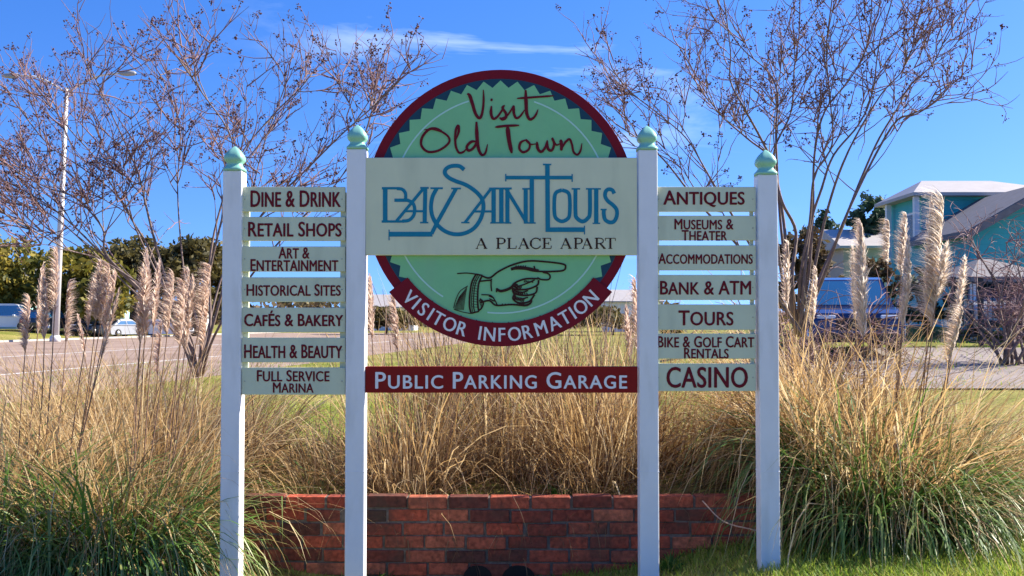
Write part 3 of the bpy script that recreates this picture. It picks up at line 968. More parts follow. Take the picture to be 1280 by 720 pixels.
# ------------------------------------------------------------------ grasses
def blades(n, cx, cy, r_base, length, tilt, curl, width, segs=6, z=None, lean=(0, 0), az=None, wob=0.35, squash=1.0, rg=rng):
    """n arching ribbons; length/tilt/curl are (lo, hi) ranges. Returns V (n,segs+1,2,3), faces, tint, along"""
    th = rg.uniform(0, 2 * math.pi, n) if az is None else rg.uniform(az[0], az[1], n)
    rr = np.sqrt(rg.uniform(0, 1, n)) * r_base
    bth = th + rg.normal(0, 0.7, n)
    bx = cx + rr * np.cos(bth); by = cy + rr * np.sin(bth) * squash
    bz = hgt(bx, by) if z is None else np.full(n, z)
    L = rg.uniform(*length, n)
    k = rg.uniform(0, 1, n)
    t0 = tilt[0] + (tilt[1] - tilt[0]) * np.clip(0.75 * rr / max(r_base, 1e-6) * k + 0.35 * rg.uniform(0, 1, n) ** 1.5, 0, 1)
    cu = rg.uniform(*curl, n) * (0.45 + 0.8 * t0)
    W = rg.uniform(0.55, 1.15, n) * width * np.where(rg.uniform(0, 1, n) < .12, 1.7, 1.0)
    mess = rg.uniform(0, 1, n) < .22
    cu = np.where(mess, cu * 1.9 + .3, cu); t0 = np.where(mess, t0 + rg.uniform(0, .5, n), t0)
    px, py, pz = bx.copy(), by.copy(), bz - 0.02
    V = np.zeros((n, segs + 1, 2, 3), np.float32)
    ang = t0.copy()
    azi = th.copy()
    tw = rg.uniform(-0.9, 0.9, n)
    ds = L / segs
    kink = np.where(rg.uniform(0, 1, n) < .2, rg.integers(2, segs, n), -1)
    for i in range(segs + 1):
        t = i / segs
        w = W * (1 - t ** 2.2) * (0.65 + 0.35 * min(1, t * 4)) + 0.0002
        sx = -np.sin(azi + tw); sy = np.cos(azi + tw); sz = np.sin(tw) * 0.4
        V[:, i, 0] = np.stack([px - sx * w / 2, py - sy * w / 2, pz - sz * w / 2], -1)
        V[:, i, 1] = np.stack([px + sx * w / 2, py + sy * w / 2, pz + sz * w / 2], -1)
        ang2 = np.minimum(ang, 2.75)
        px = px + ds * (np.sin(ang2) * np.cos(azi) + lean[0] * t)
        py = py + ds * (np.sin(ang2) * np.sin(azi) + lean[1] * t)
        pz = pz + ds * np.cos(ang2)
        ang = ang + cu * (0.5 + 1.3 * t) / segs * 2
        ang = ang + np.where((kink == i), rg.uniform(.6, 1.7, n), 0)
        azi = azi + rg.normal(0, wob / segs, n) + np.where(kink == i, rg.normal(0, .6, n), 0)
        pz = np.maximum(pz, hgt(px, py) + 0.012) if z is None else pz
    base = (np.arange(n) * (segs + 1) * 2)[:, None]
    i = np.arange(segs)[None, :] * 2
    F_ = np.stack([base + i, base + i + 2, base + i + 3, base + i + 1], -1).reshape(-1, 4)
    ph = rg.uniform(0, 6.28, 3)
    streak = .16 * np.sin(3 * th + ph[0] + 4 * rr) + .13 * np.sin(7 * th + ph[1]) + rg.uniform(-.08, .08)
    tint = np.repeat(np.clip(rg.beta(1.6, 1.6, n) + streak, 0, 1), (segs + 1) * 2)
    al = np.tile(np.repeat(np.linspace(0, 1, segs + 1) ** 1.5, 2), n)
    return V.reshape(-1, 3), F_, tint, al


def merge(parts):
    Vs, Fs, Ts, As = [], [], [], []
    o = 0
    for V, F_, T, A_ in parts:
        Vs.append(V); Fs.append(F_ + o); Ts.append(T); As.append(A_); o += len(V)
    return np.concatenate(Vs), np.concatenate(Fs), np.concatenate(Ts), np.concatenate(As)


def grass_part(name, mat, parent, *parts):
    V, F_, T, A_ = merge(parts)
    return np_mesh(name, V, F_, mat, parent, T, A_)


def plume(parent, base, top, length, fat, mat, nh=420, bend=0.03, rg=rng):
    """feathery seed head on a stalk: base (ground point) -> top; the last `length` metres carry hair"""
    base = Vector(base); top = Vector(top)
    side = Vector((rg.normal(), rg.normal(), 0)) * bend
    pts = []
    for i in range(9):
        t = i / 8
        pts.append(base.lerp(top, t) + side * math.sin(t * math.pi) + Vector((side.x, side.y, 0)) * t * t)
    Ltot = sum((pts[i + 1] - pts[i]).length for i in range(8))
    P = np.array(pts)
    tt = np.linspace(0, 1, 9)
    f0 = 1 - length / Ltot
    n = int(nh * 1.2); fat = fat * rg.uniform(1.6, 2.1)
    u = rg.beta(1.15, 1.25, n)
    f = f0 + (1 - f0) * u * 0.96
    ax = np.stack([np.interp(f, tt, P[:, k]) for k in range(3)], -1)
    wind = np.array([rg.normal(-.25, .35), rg.normal(0, .3), 0])
    env = np.clip(np.sin(np.pi * np.clip(u * 0.90 + 0.10, 0, 1)) ** 0.6, 0.12, 1) * fat
    phi = rg.uniform(0, 2 * math.pi, n)
    hl = rg.uniform(0.7, 1.3, n) * 0.085 * (length / 0.42)
    segs = 3
    fl = rg.uniform(.25, 1.0, n) + (rg.uniform(0, 1, n) < .15) * rg.uniform(.1, .6, n)
    V = np.zeros((n, segs + 1, 2, 3), np.float32)
    d = np.stack([np.cos(phi), np.sin(phi), np.zeros(n)], -1)
    s = np.stack([-np.sin(phi), np.cos(phi), np.zeros(n)], -1)
    for i in range(segs + 1):
        t = i / segs
        out = (env * (t ** 0.8) * fl)[:, None] * d
        up = np.zeros((n, 3)); up[:, 2] = hl * (t * 1.15 - 0.55 * t * t)
        w = (0.0075 * (1 - t) ** 0.7 + 0.0014)
        c = ax + out + up + (wind[None] * (hl * t * t * .8)[:, None]) + s * (rg.normal(0, .006, n) * t)[:, None]
        V[:, i, 0] = c - s * w / 2; V[:, i, 1] = c + s * w / 2
    b = (np.arange(n) * (segs + 1) * 2)[:, None]
    i = np.arange(segs)[None, :] * 2
    F_ = np.stack([b + i, b + i + 2, b + i + 3, b + i + 1], -1).reshape(-1, 4)
    T = np.repeat(rg.uniform(0, 1, n), (segs + 1) * 2)
    po = np_mesh('plume', V, F_, mat, parent, T)
    st_ = MB().tube(pts, [0.0055 - 0.0035 * t for t in tt], 5)
    st_.build('stalk', M['stalk'], po)
    return po


def pampas(label, cx, cy, green, dry, thatch, plumes, mat, group='pampas grass clumps beside the sign', r=0.3, glen=(.6, 1.15), dlen=(.8, 1.35), thick=0.3):
    root = thing('pampas_grass', label, 'grass clump', (cx, cy, hz(cx, cy)), 0, group)
    if green:
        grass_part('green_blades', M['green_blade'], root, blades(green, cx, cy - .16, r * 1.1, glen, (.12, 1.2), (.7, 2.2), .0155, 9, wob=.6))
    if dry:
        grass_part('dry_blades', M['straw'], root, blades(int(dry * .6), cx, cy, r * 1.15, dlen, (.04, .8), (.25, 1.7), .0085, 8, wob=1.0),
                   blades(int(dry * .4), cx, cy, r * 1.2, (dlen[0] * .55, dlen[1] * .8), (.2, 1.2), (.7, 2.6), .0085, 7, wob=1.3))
    if thatch:
        grass_part('brown_thatch', M['thatch'], root, blades(thatch, cx, cy, r * 1.3, (.35, .95), (.15, 1.2), (.6, 2.2), .008, 5))
    for (px, pytop, pybot, Y, fat, n) in plumes:
        tp = at(px, pytop, Y)
        ln_ = (pybot - pytop) / FPX * Y
        b = Vector((cx + (tp.x - cx) * 0.55 + random.uniform(-.05, .05), cy + (Y - cy) * .4 + random.uniform(-.1, .1), 0))
        b.z = hz(b.x, b.y)
        plume(root, b, tp, ln_, fat, mat, n)
    return root


# left of the sign
pampas('big left pampas clump with green arching blades by the outer left post', -2.36, 6.2, 1600, 1000, 700,
       [(175, 338, 422, 6.4, .032, 420), (184, 352, 430, 6.6, .022, 300), (203, 330, 412, 6.7, .024, 320), (234, 338, 415, 6.7, .024, 320), (250, 362, 440, 6.5, .022, 300), (192, 318, 430, 6.4, .040, 520), (212, 342, 420, 6.3, .030, 380), (226, 352, 432, 6.2, .034, 420), (243, 350, 440, 6.4, .034, 420), (262, 332, 398, 6.5, .03, 380)],
       M['plume_grey'], r=.42, glen=(.6, 1.15), dlen=(.85, 1.45))
pampas('pampas clump at the far left edge with ragged greyish plumes', -3.0, 6.25, 1500, 1000, 800,
       [(48, 350, 425, 6.5, .034, 420), (66, 312, 395, 6.5, .030, 420), (40, 372, 440, 6.3, .025, 300), (118, 330, 402, 6.4, .026, 360), (54, 335, 418, 6.6, .024, 320), (76, 352, 430, 6.6, .020, 280), (128, 345, 410, 6.6, .022, 300), (146, 340, 418, 6.6, .024, 320), (137, 332, 405, 6.4, .034, 420), (154, 365, 450, 6.3, .016, 220)],
       M['plume_grey'], r=.42, glen=(.6, 1.15), dlen=(.85, 1.45))
pampas('straw coloured bare stemmed clump behind the left pampas', -2.6, 7.6, 150, 2200, 500,
       [(100, 395, 450, 7.3, .014, 160), (205, 400, 470, 7.3, .014, 160)], M['plume_grey'], r=.75, dlen=(.85, 1.5))
pampas('sandy plumeless clump at the far left behind the others', -3.9, 8.6, 200, 2400, 500, [], M['plume_grey'], r=.8, dlen=(.95, 1.5))
pampas('wispy tan clump in front of the left crape myrtle trunk', -3.5, 9.4, 100, 2200, 400, [], M['plume_grey'], r=.9, dlen=(1.0, 1.6))
# right of the sign
pampas('big right pampas clump with tall cream plumes and drooping green blades', 2.3, 6.75, 1500, 1600, 1100,
       [(1078, 283, 425, 6.4, .050, 760), (1143, 268, 345, 6.7, .030, 420), (1158, 256, 395, 6.6, .032, 560), (1173, 246, 412, 6.65, .034, 620), (1134, 300, 372, 6.6, .022, 320), (1064, 312, 400, 6.7, .022, 320), (1199, 322, 392, 6.7, .026, 340), (1150, 330, 410, 6.5, .034, 480), (1116, 276, 330, 6.9, .024, 340), (1190, 305, 378, 6.5, .042, 520), (1207, 385, 462, 6.2, .030, 380)],
       M['plume'], r=.5, glen=(.65, 1.3), dlen=(1.0, 1.7))
pampas('straw clump right behind the outer right post with two thin plumes', 2.05, 7.4, 0, 1700, 400,
       [(988, 306, 388, 6.9, .026, 380), (1024, 338, 408, 6.8, .022, 340)], M['plume'], r=.42, dlen=(.95, 1.5))
pampas('tawny plumeless clump at the right edge of the bed', 2.95, 7.4, 350, 1700, 700, [], M['plume'], r=.5, glen=(.4, .8), dlen=(.7, 1.25))
pampas('low brown flattened clump at the far right above the lawn', 3.5, 7.5, 350, 1200, 600, [], M['plume'], r=.38, glen=(.3, .6), dlen=(.35, .75))

# dry grasses in the raised bed
BED = [(-1.25, 7.3, 260, .28, (.4, .8), 'thin dark stemmed dry tuft behind the left direction boards'),
       (-0.72, 7.2, 800, .28, (.8, 1.5), 'tall dry grass tuft beside the inner left post'),
       (-0.40, 7.9, 800, .32, (.8, 1.5), 'dry grass tuft under the left end of the banner'),
       (0.0, 7.6, 650, .32, (.7, 1.35), 'dry grass tuft with broken stalks in the middle of the bed'),
       (0.34, 8.1, 700, .34, (.8, 1.5), 'straw tuft set back behind the middle of the bed'),
       (0.58, 7.3, 800, .28, (.8, 1.5), 'dense dry grass tuft behind the parking board end'),
       (0.90, 7.7, 700, .28, (.8, 1.5), 'upright dry tuft beside the inner right post'),
       (1.3, 7.7, 360, .30, (.5, 1.0), 'sparse yellow dry tuft behind the right direction boards'),
       (-1.6, 8.3, 260, .40, (.3, .55), 'low yellow tuft behind the outer left post'),
       (-0.55, 9.0, 800, .40, (1.05, 1.7), 'tall straw tuft furthest back behind the left of the banner'),
       (0.12, 9.3, 800, .42, (1.05, 1.7), 'tall straw tuft furthest back under the middle of the disc'),
       (0.80, 9.0, 800, .40, (1.05, 1.7), 'tall straw tuft furthest back beside the inner right post'),
       (1.25, 8.6, 300, .40, (.4, .75), 'yellow straw tuft set back behind the right direction boards')]
for (x, y, n, r, ln_, lab) in BED:
    n = int(n * .78)
    root = thing('dry_grass_tuft', lab, 'grass clump', (x, y, hz(x, y)), 0, 'dry grass tufts in the brick bed')
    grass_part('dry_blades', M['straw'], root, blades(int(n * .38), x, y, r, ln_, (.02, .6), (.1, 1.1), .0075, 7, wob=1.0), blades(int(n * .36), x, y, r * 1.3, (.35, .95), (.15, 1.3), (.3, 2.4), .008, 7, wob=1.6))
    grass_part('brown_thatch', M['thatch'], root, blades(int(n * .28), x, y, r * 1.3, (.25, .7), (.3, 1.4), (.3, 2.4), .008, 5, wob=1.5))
    sk = MB()
    for k in range(int(n / 45) if n > 320 else 0):
        bx, by = x + random.uniform(-r, r), y + random.uniform(-r, r)
        p0 = Vector((bx, by, hz(bx, by))); L = random.uniform(.6, 1.0) * ln_[1]
        d = Vector((random.gauss(0, .18), random.gauss(0, .15), 1)).normalized()
        sk.tube([p0, p0 + d * L * .5 + Vector((random.gauss(0, .02), 0, 0)), p0 + d * L], [.004, .0032, .002], 4)
    if sk.v: sk.build('stalks', M['stalk'], root)
    for (px, pt_, pb_, Y_, own) in ((466, 346, 425, 7.2, -0.72), (484, 372, 440, 7.3, -0.72), (786, 350, 440, 7.7, 0.90), (772, 385, 450, 7.8, 0.90)):
        if own == x:
            tp = at(px, pt_, Y_)
            plume(root, (x + (tp.x - x) * .7, Y_, hz(x, Y_)), tp, (pb_ - pt_) / FPX * Y_, .03, M['plume_grey'], 360)

    bk = []
    for k in range(int(n / 13)):
        bk.append(blades(1, x + random.uniform(-.4, .4), y + random.uniform(-.5, .1), .05, (.4, .9), (.9, 1.5), (-.3, .6), .009, 5, wob=1.2))
    grass_part('broken_straw', M['straw'], root, *bk)

# litter on top of the wall and in the bed, lawn grass
V = []
bl = [blades(1500, 0.0, 6.75, 1.75, (.12, .4), (.8, 1.5), (.2, 1.2), .005, 4, squash=.17)]
o = grass_part('dead_grass_litter', M['thatch'], None, *bl); tag(o, kind='stuff')


def field(n, x0, x1, y0, y1, length, width, yp=1.0):
    x = rng.uniform(x0, x1, n); y = y0 + (y1 - y0) * rng.uniform(0, 1, n) ** yp
    z = hgt(x, y)
    L = rng.uniform(*length, n); th = rng.uniform(0, 2 * math.pi, n); tl_ = rng.uniform(.1, .9, n)
    d = np.stack([np.cos(th) * np.sin(tl_), np.sin(th) * np.sin(tl_), np.cos(tl_)], -1)
    s = np.stack([-np.sin(th), np.cos(th), np.zeros(n)], -1) * (width * rng.uniform(.6, 1.3, n))[:, None]
    b = np.stack([x, y, z - .008], -1)
    m_ = b + d * (L * .55)[:, None]
    e = m_ + (d * .8 + np.stack([np.cos(th), np.sin(th), -.3 + 0 * th], -1) * .35) * (L * .5)[:, None]
    V = np.stack([b - s / 2, b + s / 2, m_ - s * .4, m_ + s * .4, e - s * .06, e + s * .06], 1)
    o_ = (np.arange(n) * 6)[:, None]
    F_ = np.concatenate([o_ + np.array([[0, 1, 3, 2]]), o_ + np.array([[2, 3, 5, 4]])])
    # patches of straw among the green
    pat = 0.5 + 0.5 * np.sin(x * 2.1 + 1.3 * np.sin(y * 1.7)) * np.sin(y * 1.3 + np.sin(x * 1.9))
    T = np.repeat(np.clip(rng.normal(.25 + .5 * pat, .2, n), 0, 1), 6)
    return V.reshape(-1, 3), F_, T, T


o = grass_part('lawn_grass', M['lawn_blade'], None, field(24000, .3, 4.2, 4.9, 6.5, (.03, .095), .006), field(3000, -1.6, .5, 5.2, 6.35, (.03, .08), .005),
               field(24000, -4, 4.5, 8.2, 17, (.06, .17), .008, 1.3), field(9000, -12, 14, 16, 34, (.08, .16), .014, 1.2))
tag(o, kind='stuff')

# small weeds at the foot of the wall
for (px, py, Y, lab) in [(836, 700, 6.2, 'small green weed at the wall foot by the inner right post'), (572, 612, 6.55, 'bright green weed sprouting over the wall top'),
                         (700, 560, 7.0, 'green leafy weed among the dry grass right of centre'), (466, 704, 6.25, 'little weed at the wall foot by the inner left post')]:
    c = at(px, py, Y); z = hz(c.x, Y)
    root = thing('weed', lab, 'weed', (c.x, Y, z), 0, 'green weeds around the brick wall')
    grass_part('leaves', M['weed'], root, blades(46, c.x, Y, .06, (.08, .20), (.2, 1.2), (.6, 1.6), .014, 4))
# fallen pale stalk near the outer right post
fs = MB()
a = at(878, 626, 6.2); b = at(905, 652, 6.1); c = at(945, 663, 6.05)
fs.tube(catmull([a, b, c], 5), [.004] * 11, 5)
tag(fs.build('fallen_stalk', M['plume_grey']), 'pale fallen grass stalk leaning against the brick wall', 'stalk')


# ------------------------------------------------------------------ bare crape myrtles
def crape(label, limbs, Y0, rbase, nsub, seedn, seed=1, sub=1.0):
    rg = random.Random(seed)
    b0 = limbs[0][0]
    base = at(b0[0], b0[1], Y0); base.z = hz(base.x, Y0)
    root = thing('crape_myrtle', label, 'tree', tuple(base), 0, 'leafless crape myrtles')
    tr, tw, sd = MB(), MB(), []

    def curve(p, d, L, n, up, wob):
        pts = [p.copy()]
        d = d.normalized()
        for i in range(n):
            d = (d + Vector((rg.gauss(0, wob), rg.gauss(0, wob), rg.gauss(0, wob) + up / n))).normalized()
            pts.append(pts[-1] + d * L / n)
        return pts, d

    def seeds(p, n, spread):
        for _ in range(n):
            sd.append((p + Vector((rg.gauss(0, spread), rg.gauss(0, spread), rg.gauss(0, spread))), rg.uniform(.005, .0105), rg.random()))

    def twig(p, d, L, depth):
        pts, d2 = curve(p, d, L, 4, .25, .16)
        r = 0.0065 if depth == 2 else 0.0038
        tw.tube(pts, [r, r * .85, r * .7, r * .5, r * .3], 4, cap=False)
        if depth > 1:
            for k in range(rg.randint(2, 4)):
                i = rg.randint(1, 4)
                dd = (pts[i] - pts[i - 1]).normalized() + Vector((rg.gauss(0, .7), rg.gauss(0, .7), rg.gauss(0.15, .5)))
                twig(pts[i], dd, L * rg.uniform(.4, .75), depth - 1)
        elif rg.random() < seedn:
            for k in range(rg.randint(3, 6)):
                q = pts[-2].lerp(pts[-1], rg.uniform(.2, 1.15))
                o_ = q + Vector((rg.gauss(0, .022), rg.gauss(0, .022), rg.gauss(.005, .02)))
                tw.tube([q, o_], [.002, .0015], 3, cap=False)
                seeds(o_, rg.randint(1, 3), .009)

    for li, (b, *path) in enumerate(limbs):
        depth = rg.uniform(-1.1, 1.1)
        pix = [b] + list(path)
        n = len(pix)
        P = []
        for i, q in enumerate(pix):
            t = i / (n - 1)
            Y = Y0 + depth * t + rg.gauss(0, .06) * (i > 0)
            pt = at(q[0], q[1], Y)
            P.append(pt)
        P[0] = Vector((P[0].x, Y0 + rg.uniform(-.12, .12), max(hz(P[0].x, Y0) - .05, min(P[0].z, 9))))
        PP = [Vector(p) for p in catmull(P, 5)]
        m_ = len(PP)
        r0 = rbase * rg.uniform(.8, 1.1)
        tr.tube(PP, [max(.006, r0 * (1 - .88 * (i / (m_ - 1)) ** .8)) for i in range(m_)], 7)
        # side branches
        for k in range(nsub):
            t = rg.uniform(.28, 1.0) ** .8
            i = min(m_ - 1, max(1, int(t * (m_ - 1))))
            d0 = (PP[i] - PP[i - 1]).normalized()
            dd = d0 * rg.uniform(.5, 1.1) + Vector((rg.gauss(0, .55), rg.gauss(0, .55), rg.gauss(.15, .35)))
            L = rg.uniform(.45, 1.15) * (1.15 - .55 * t) * sub
            pts, d2 = curve(PP[i], dd, L, 5, .35, .10)
            rr = max(.006, r0 * .42 * (1 - .7 * t))
            tr.tube(pts, [rr, rr * .85, rr * .7, rr * .55, rr * .45, .003], 5, cap=False)
            for j in range(rg.randint(3, 4)):
                i2 = rg.randint(2, 5)
                dd2 = (pts[i2] - pts[i2 - 1]).normalized() + Vector((rg.gauss(0, .55), rg.gauss(0, .55), rg.gauss(.1, .4)))
                twig(pts[i2], dd2, rg.uniform(.22, .5), 2)
        twig(PP[-1], PP[-1] - PP[-3], .4, 2)
    tr.build('trunk', M['bark'], root)
    tw.build('twigs', M['twig'], root)
    # seed heads: octahedra
    n = len(sd)
    cen = np.array([p for p, _, _ in sd]); rr = np.array([r for _, r, _ in sd]); tn = np.array([t for _, _, t in sd])
    dirs = np.array([(1, 0, 0), (-1, 0, 0), (0, 1, 0), (0, -1, 0), (0, 0, 1), (0, 0, -1)], float)
    V = cen[:, None, :] + dirs[None] * rr[:, None, None]
    tri = np.array([(0, 2, 4), (2, 1, 4), (1, 3, 4), (3, 0, 4), (2, 0, 5), (1, 2, 5), (3, 1, 5), (0, 3, 5)])
    F_ = (np.arange(n) * 6)[:, None, None] + tri[None]
    np_mesh('seed_pods', V.reshape(-1, 3), F_.reshape(-1, 3), M['seed'], root, np.repeat(tn, 6))
    return root


BL = (248, 470)
crape('leafless crape myrtle spreading behind the left side of the sign', [
    [BL, (232, 420), (165, 352), (132, 317), (128, 285), (95, 248), (60, 235), (25, 217), (-15, 190)],
    [BL, (228, 418), (165, 355), (122, 312), (85, 276), (50, 250), (5, 226), (-20, 220)],
    [BL, (215, 412), (150, 348), (85, 285), (50, 262), (0, 252)],
    [BL, (222, 415), (190, 368), (128, 326), (85, 312), (40, 288), (5, 280)],
    [BL, (228, 418), (196, 310), (182, 255), (172, 215), (150, 165), (128, 118), (118, 95)],
    [BL, (225, 410), (190, 318), (165, 275), (140, 232), (118, 196), (90, 165), (62, 130)],
    [BL, (250, 418), (232, 350), (225, 290), (222, 230), (225, 160), (208, 110), (198, 90)],
    [BL, (262, 415), (262, 330), (275, 262), (300, 195), (345, 140), (372, 114), (390, 92)],
    [BL, (265, 410), (290, 330), (330, 265), (380, 215), (425, 170), (470, 130), (500, 100)],
    [BL, (258, 420), (276, 350), (300, 290), (315, 240), (330, 180), (352, 120), (360, 95)],
    [BL, (240, 425), (206, 362), (176, 300), (152, 250), (110, 215), (60, 180), (20, 130)],
    [BL, (268, 420), (310, 350), (365, 285), (420, 230), (455, 170), (470, 120)],
    [BL, (255, 420), (262, 340), (285, 240), (290, 175), (252, 115), (222, 72)],
], 9.6, .0165, 12, .46, 3, sub=.75)
BR = (1000, 420)
crape('tall leafless crape myrtle rising behind the right side of the sign', [
    [BR, (1020, 360), (1050, 291), (1061, 262), (1080, 215), (1099, 173), (1122, 135), (1139, 105), (1166, 80), (1187, 38), (1217, 0), (1230, -30)],
    [BR, (1030, 345), (1061, 262), (1115, 158), (1145, 143), (1170, 127), (1185, 110)],
    [BR, (1005, 350), (1014, 278), (1027, 236), (1042, 194), (1073, 156), (1090, 118), (1099, 55), (1115, 0), (1122, -40)],
    [BR, (1000, 350), (1012, 278), (1018, 220), (1040, 181), (1038, 127), (1033, 63), (1040, 0), (1044, -40)],
    [BR, (990, 350), (995, 291), (978, 253), (968, 211), (970, 181), (989, 139), (993, 84), (999, 42), (1000, 0), (1002, -40)],
    [BR, (985, 350), (980, 280), (968, 211), (951, 173), (930, 135), (913, 101), (913, 63), (905, 0), (900, -30)],
    [BR, (985, 355), (975, 270), (970, 169), (972, 118), (959, 89), (930, 63), (905, 30)],
    [BR, (980, 360), (968, 270), (968, 205), (934, 173), (900, 143), (879, 110), (850, 60)],
    [BR, (975, 370), (940, 310), (892, 230), (879, 207), (858, 173), (824, 143), (785, 112), (765, 85)],
    [BR, (1010, 350), (1016, 270), (1018, 194), (1031, 139), (1061, 101), (1082, 63), (1090, 10)],
    [BR, (970, 370), (925, 310), (870, 250), (830, 200), (800, 175), (770, 155)],
    [BR, (1015, 350), (1035, 260), (1060, 190), (1100, 120), (1130, 84), (1130, 40)],
], 9.8, .0195, 10, .46, 5, sub=.85)

# ------------------------------------------------------------------ distant trees
def leafy(name, label, cx, cy, z0, blobs, leaf, nleaf, mat, trunk_h, trunk_r, group, seed=1, cat='tree'):
    rg = np.random.default_rng(seed)
    root = thing(name, label, cat, (cx, cy, z0), 0, group)
    t = MB()
    if trunk_h:
        top = Vector((cx, cy, z0 + trunk_h))
        t.tube([(cx, cy, z0 - .2), (cx + .05, cy, z0 + trunk_h * .5), top], [trunk_r * 1.25, trunk_r, trunk_r * .8], 8)
        for (bx, by, bz, rx, ry, rz_) in blobs:
            e = Vector((cx + bx, cy + by, z0 + bz))
            t.tube([top - Vector((0, 0, .2)), top.lerp(e, .5) + Vector((0, 0, -.1)), e], [trunk_r * .6, trunk_r * .35, trunk_r * .12], 6)
        t.build('trunk', M['oak_bark'], root)
    tot = sum(b[3] * b[4] * b[5] for b in blobs)
    Vs = []; Ts = []
    for (bx, by, bz, rx, ry, rz_) in blobs:
        n = max(40, int(nleaf * rx * ry * rz_ / tot))
        # leaf clumps gathered in sprays on the outside of the lobe
        ns = max(6, n // 22)
        d = rg.normal(0, 1, (ns, 3)); d /= np.linalg.norm(d, axis=1)[:, None]
        rr = rg.uniform(.45, 1.05, ns) ** .6
        sp = d * rr[:, None] * np.array([rx, ry, rz_])
        stint = rg.uniform(0, 1, ns)
        k = rg.integers(0, ns, n)
        p = sp[k] + rg.normal(0, 1, (n, 3)) * np.array([rx, ry, rz_]) * .13
        c = p + np.array([cx + bx, cy + by, z0 + bz])
        a = rg.normal(0, 1, (n, 3)); a /= np.linalg.norm(a, axis=1)[:, None]
        b = np.cross(a, rg.normal(0, 1, (n, 3))); b /= np.linalg.norm(b, axis=1)[:, None]
        s = (leaf * rg.uniform(.5, 1.3, n))[:, None]
        Vs.append(np.stack([c - a * s, c + b * s * .55, c + a * s, c - b * s * .55], 1))
        Ts.append(np.clip(stint[k] * .7 + rg.uniform(0, .3, n), 0, 1))
    V = np.concatenate(Vs); T = np.repeat(np.concatenate(Ts), 4)
    n = len(V)
    np_mesh('crown', V.reshape(-1, 3), np.arange(n * 4).reshape(n, 4), mat, root, T)
    return root


def oak_at(label, px0, px1, pytop, Y, n, seed, mat=None, pybot=None, name='live_oak', group='trees across the road', trunk=True, leaf=.30):
    rg = random.Random(seed)
    xc = ((px0 + px1) / 2 - 640) / FPX * Y
    w = (px1 - px0) / FPX * Y
    z0 = hz(xc, Y)
    zt = at(px0, pytop, Y).z
    hh = zt - z0
    blobs = []
    nb_ = 9
    for k in range(nb_):
        u = rg.uniform(-.42, .42)
        v = rg.uniform(.38, .82) - abs(u) * .35
        r = w * rg.uniform(.17, .27)
        blobs.append((u * w, rg.uniform(-.3, .3) * w, v * hh, r, r, min(r * .75, hh * .25)))
    blobs.append((0, 0, hh * .78, w * .28, w * .28, hh * .22))
    return leafy(name, label, xc, Y, z0, blobs, leaf, n, mat or M['oak_leaf'], hh * .38 if trunk else 0, hh * .05, group, seed)


oak_at('rounded live oak at the far left across the road', -110, 95, 296, 86, 11000, 21)
oak_at('yellowish live oak right of the white street lamp pole', 30, 150, 306, 82, 8000, 22)
oak_at('dark live oak behind the left pampas plumes', 100, 235, 298, 92, 8000, 23, M['dull_leaf'])
oak_at('brownish live oak close to the outer left post', 185, 305, 298, 90, 8000, 24, M['dull_leaf'])
oak_at('dark evergreen seen between the inner left post and the disc', 425, 540, 384, 100, 2600, 25, M['dull_leaf'])
oak_at('low dark evergreen right of the banner', 700, 830, 384, 95, 2600, 26, M['dull_leaf'])
oak_at('low grey green tree behind the bottom of the banner', 560, 690, 388, 110, 2400, 27, M['ever_leaf'])
G2 = 'trees by the turquoise house'
oak_at('blue green evergreen left of the turquoise house', 1050, 1128, 243, 46, 3400, 28, M['ever_leaf'], group=G2, leaf=.16)
oak_at('dark evergreen behind the bare right crape myrtle', 985, 1070, 268, 48, 3400, 29, M['ever_leaf'], group=G2, leaf=.16)
oak_at('brown bushy thicket behind the outer right post', 955, 1052, 285, 34, 4200, 30, M['brown_leaf'], name='brown_shrub', group=G2, leaf=.10)
oak_at('brown shrub behind the blue car', 1052, 1128, 318, 31, 3400, 31, M['brown_leaf'], name='brown_shrub', group=G2, leaf=.09)
oak_at('dark green shrub in front of the turquoise gable', 1122, 1190, 335, 30, 3200, 32, M['ever_leaf'], name='green_shrub', group=G2, leaf=.08)
# far-off wood closing the horizon
Vw = []
rg = np.random.default_rng(5)
n = 16000
xw = rg.uniform(-150, 150, n); yw = rg.uniform(170, 230, n)
tw_ = 3.6 + 1.5 * np.sin(xw * .11) + 1.1 * np.sin(xw * .31 + 1)
zw = rg.uniform(0, 1, n) ** .7 * tw_
a = rg.normal(0, 1, (n, 3)); a /= np.linalg.norm(a, axis=1)[:, None]
b = np.cross(a, rg.normal(0, 1, (n, 3))); b /= np.linalg.norm(b, axis=1)[:, None]
c = np.stack([xw, yw, zw], -1); s = rg.uniform(.4, 1.1, n)[:, None]
o = np_mesh('far_wood', np.stack([c - a * s, c + b * s * .6, c + a * s, c - b * s * .6], 1).reshape(-1, 3), np.arange(n * 4).reshape(n, 4), M['brown_leaf'], None, np.repeat(rg.uniform(0, 1, n), 4))
tag(o, kind='stuff')

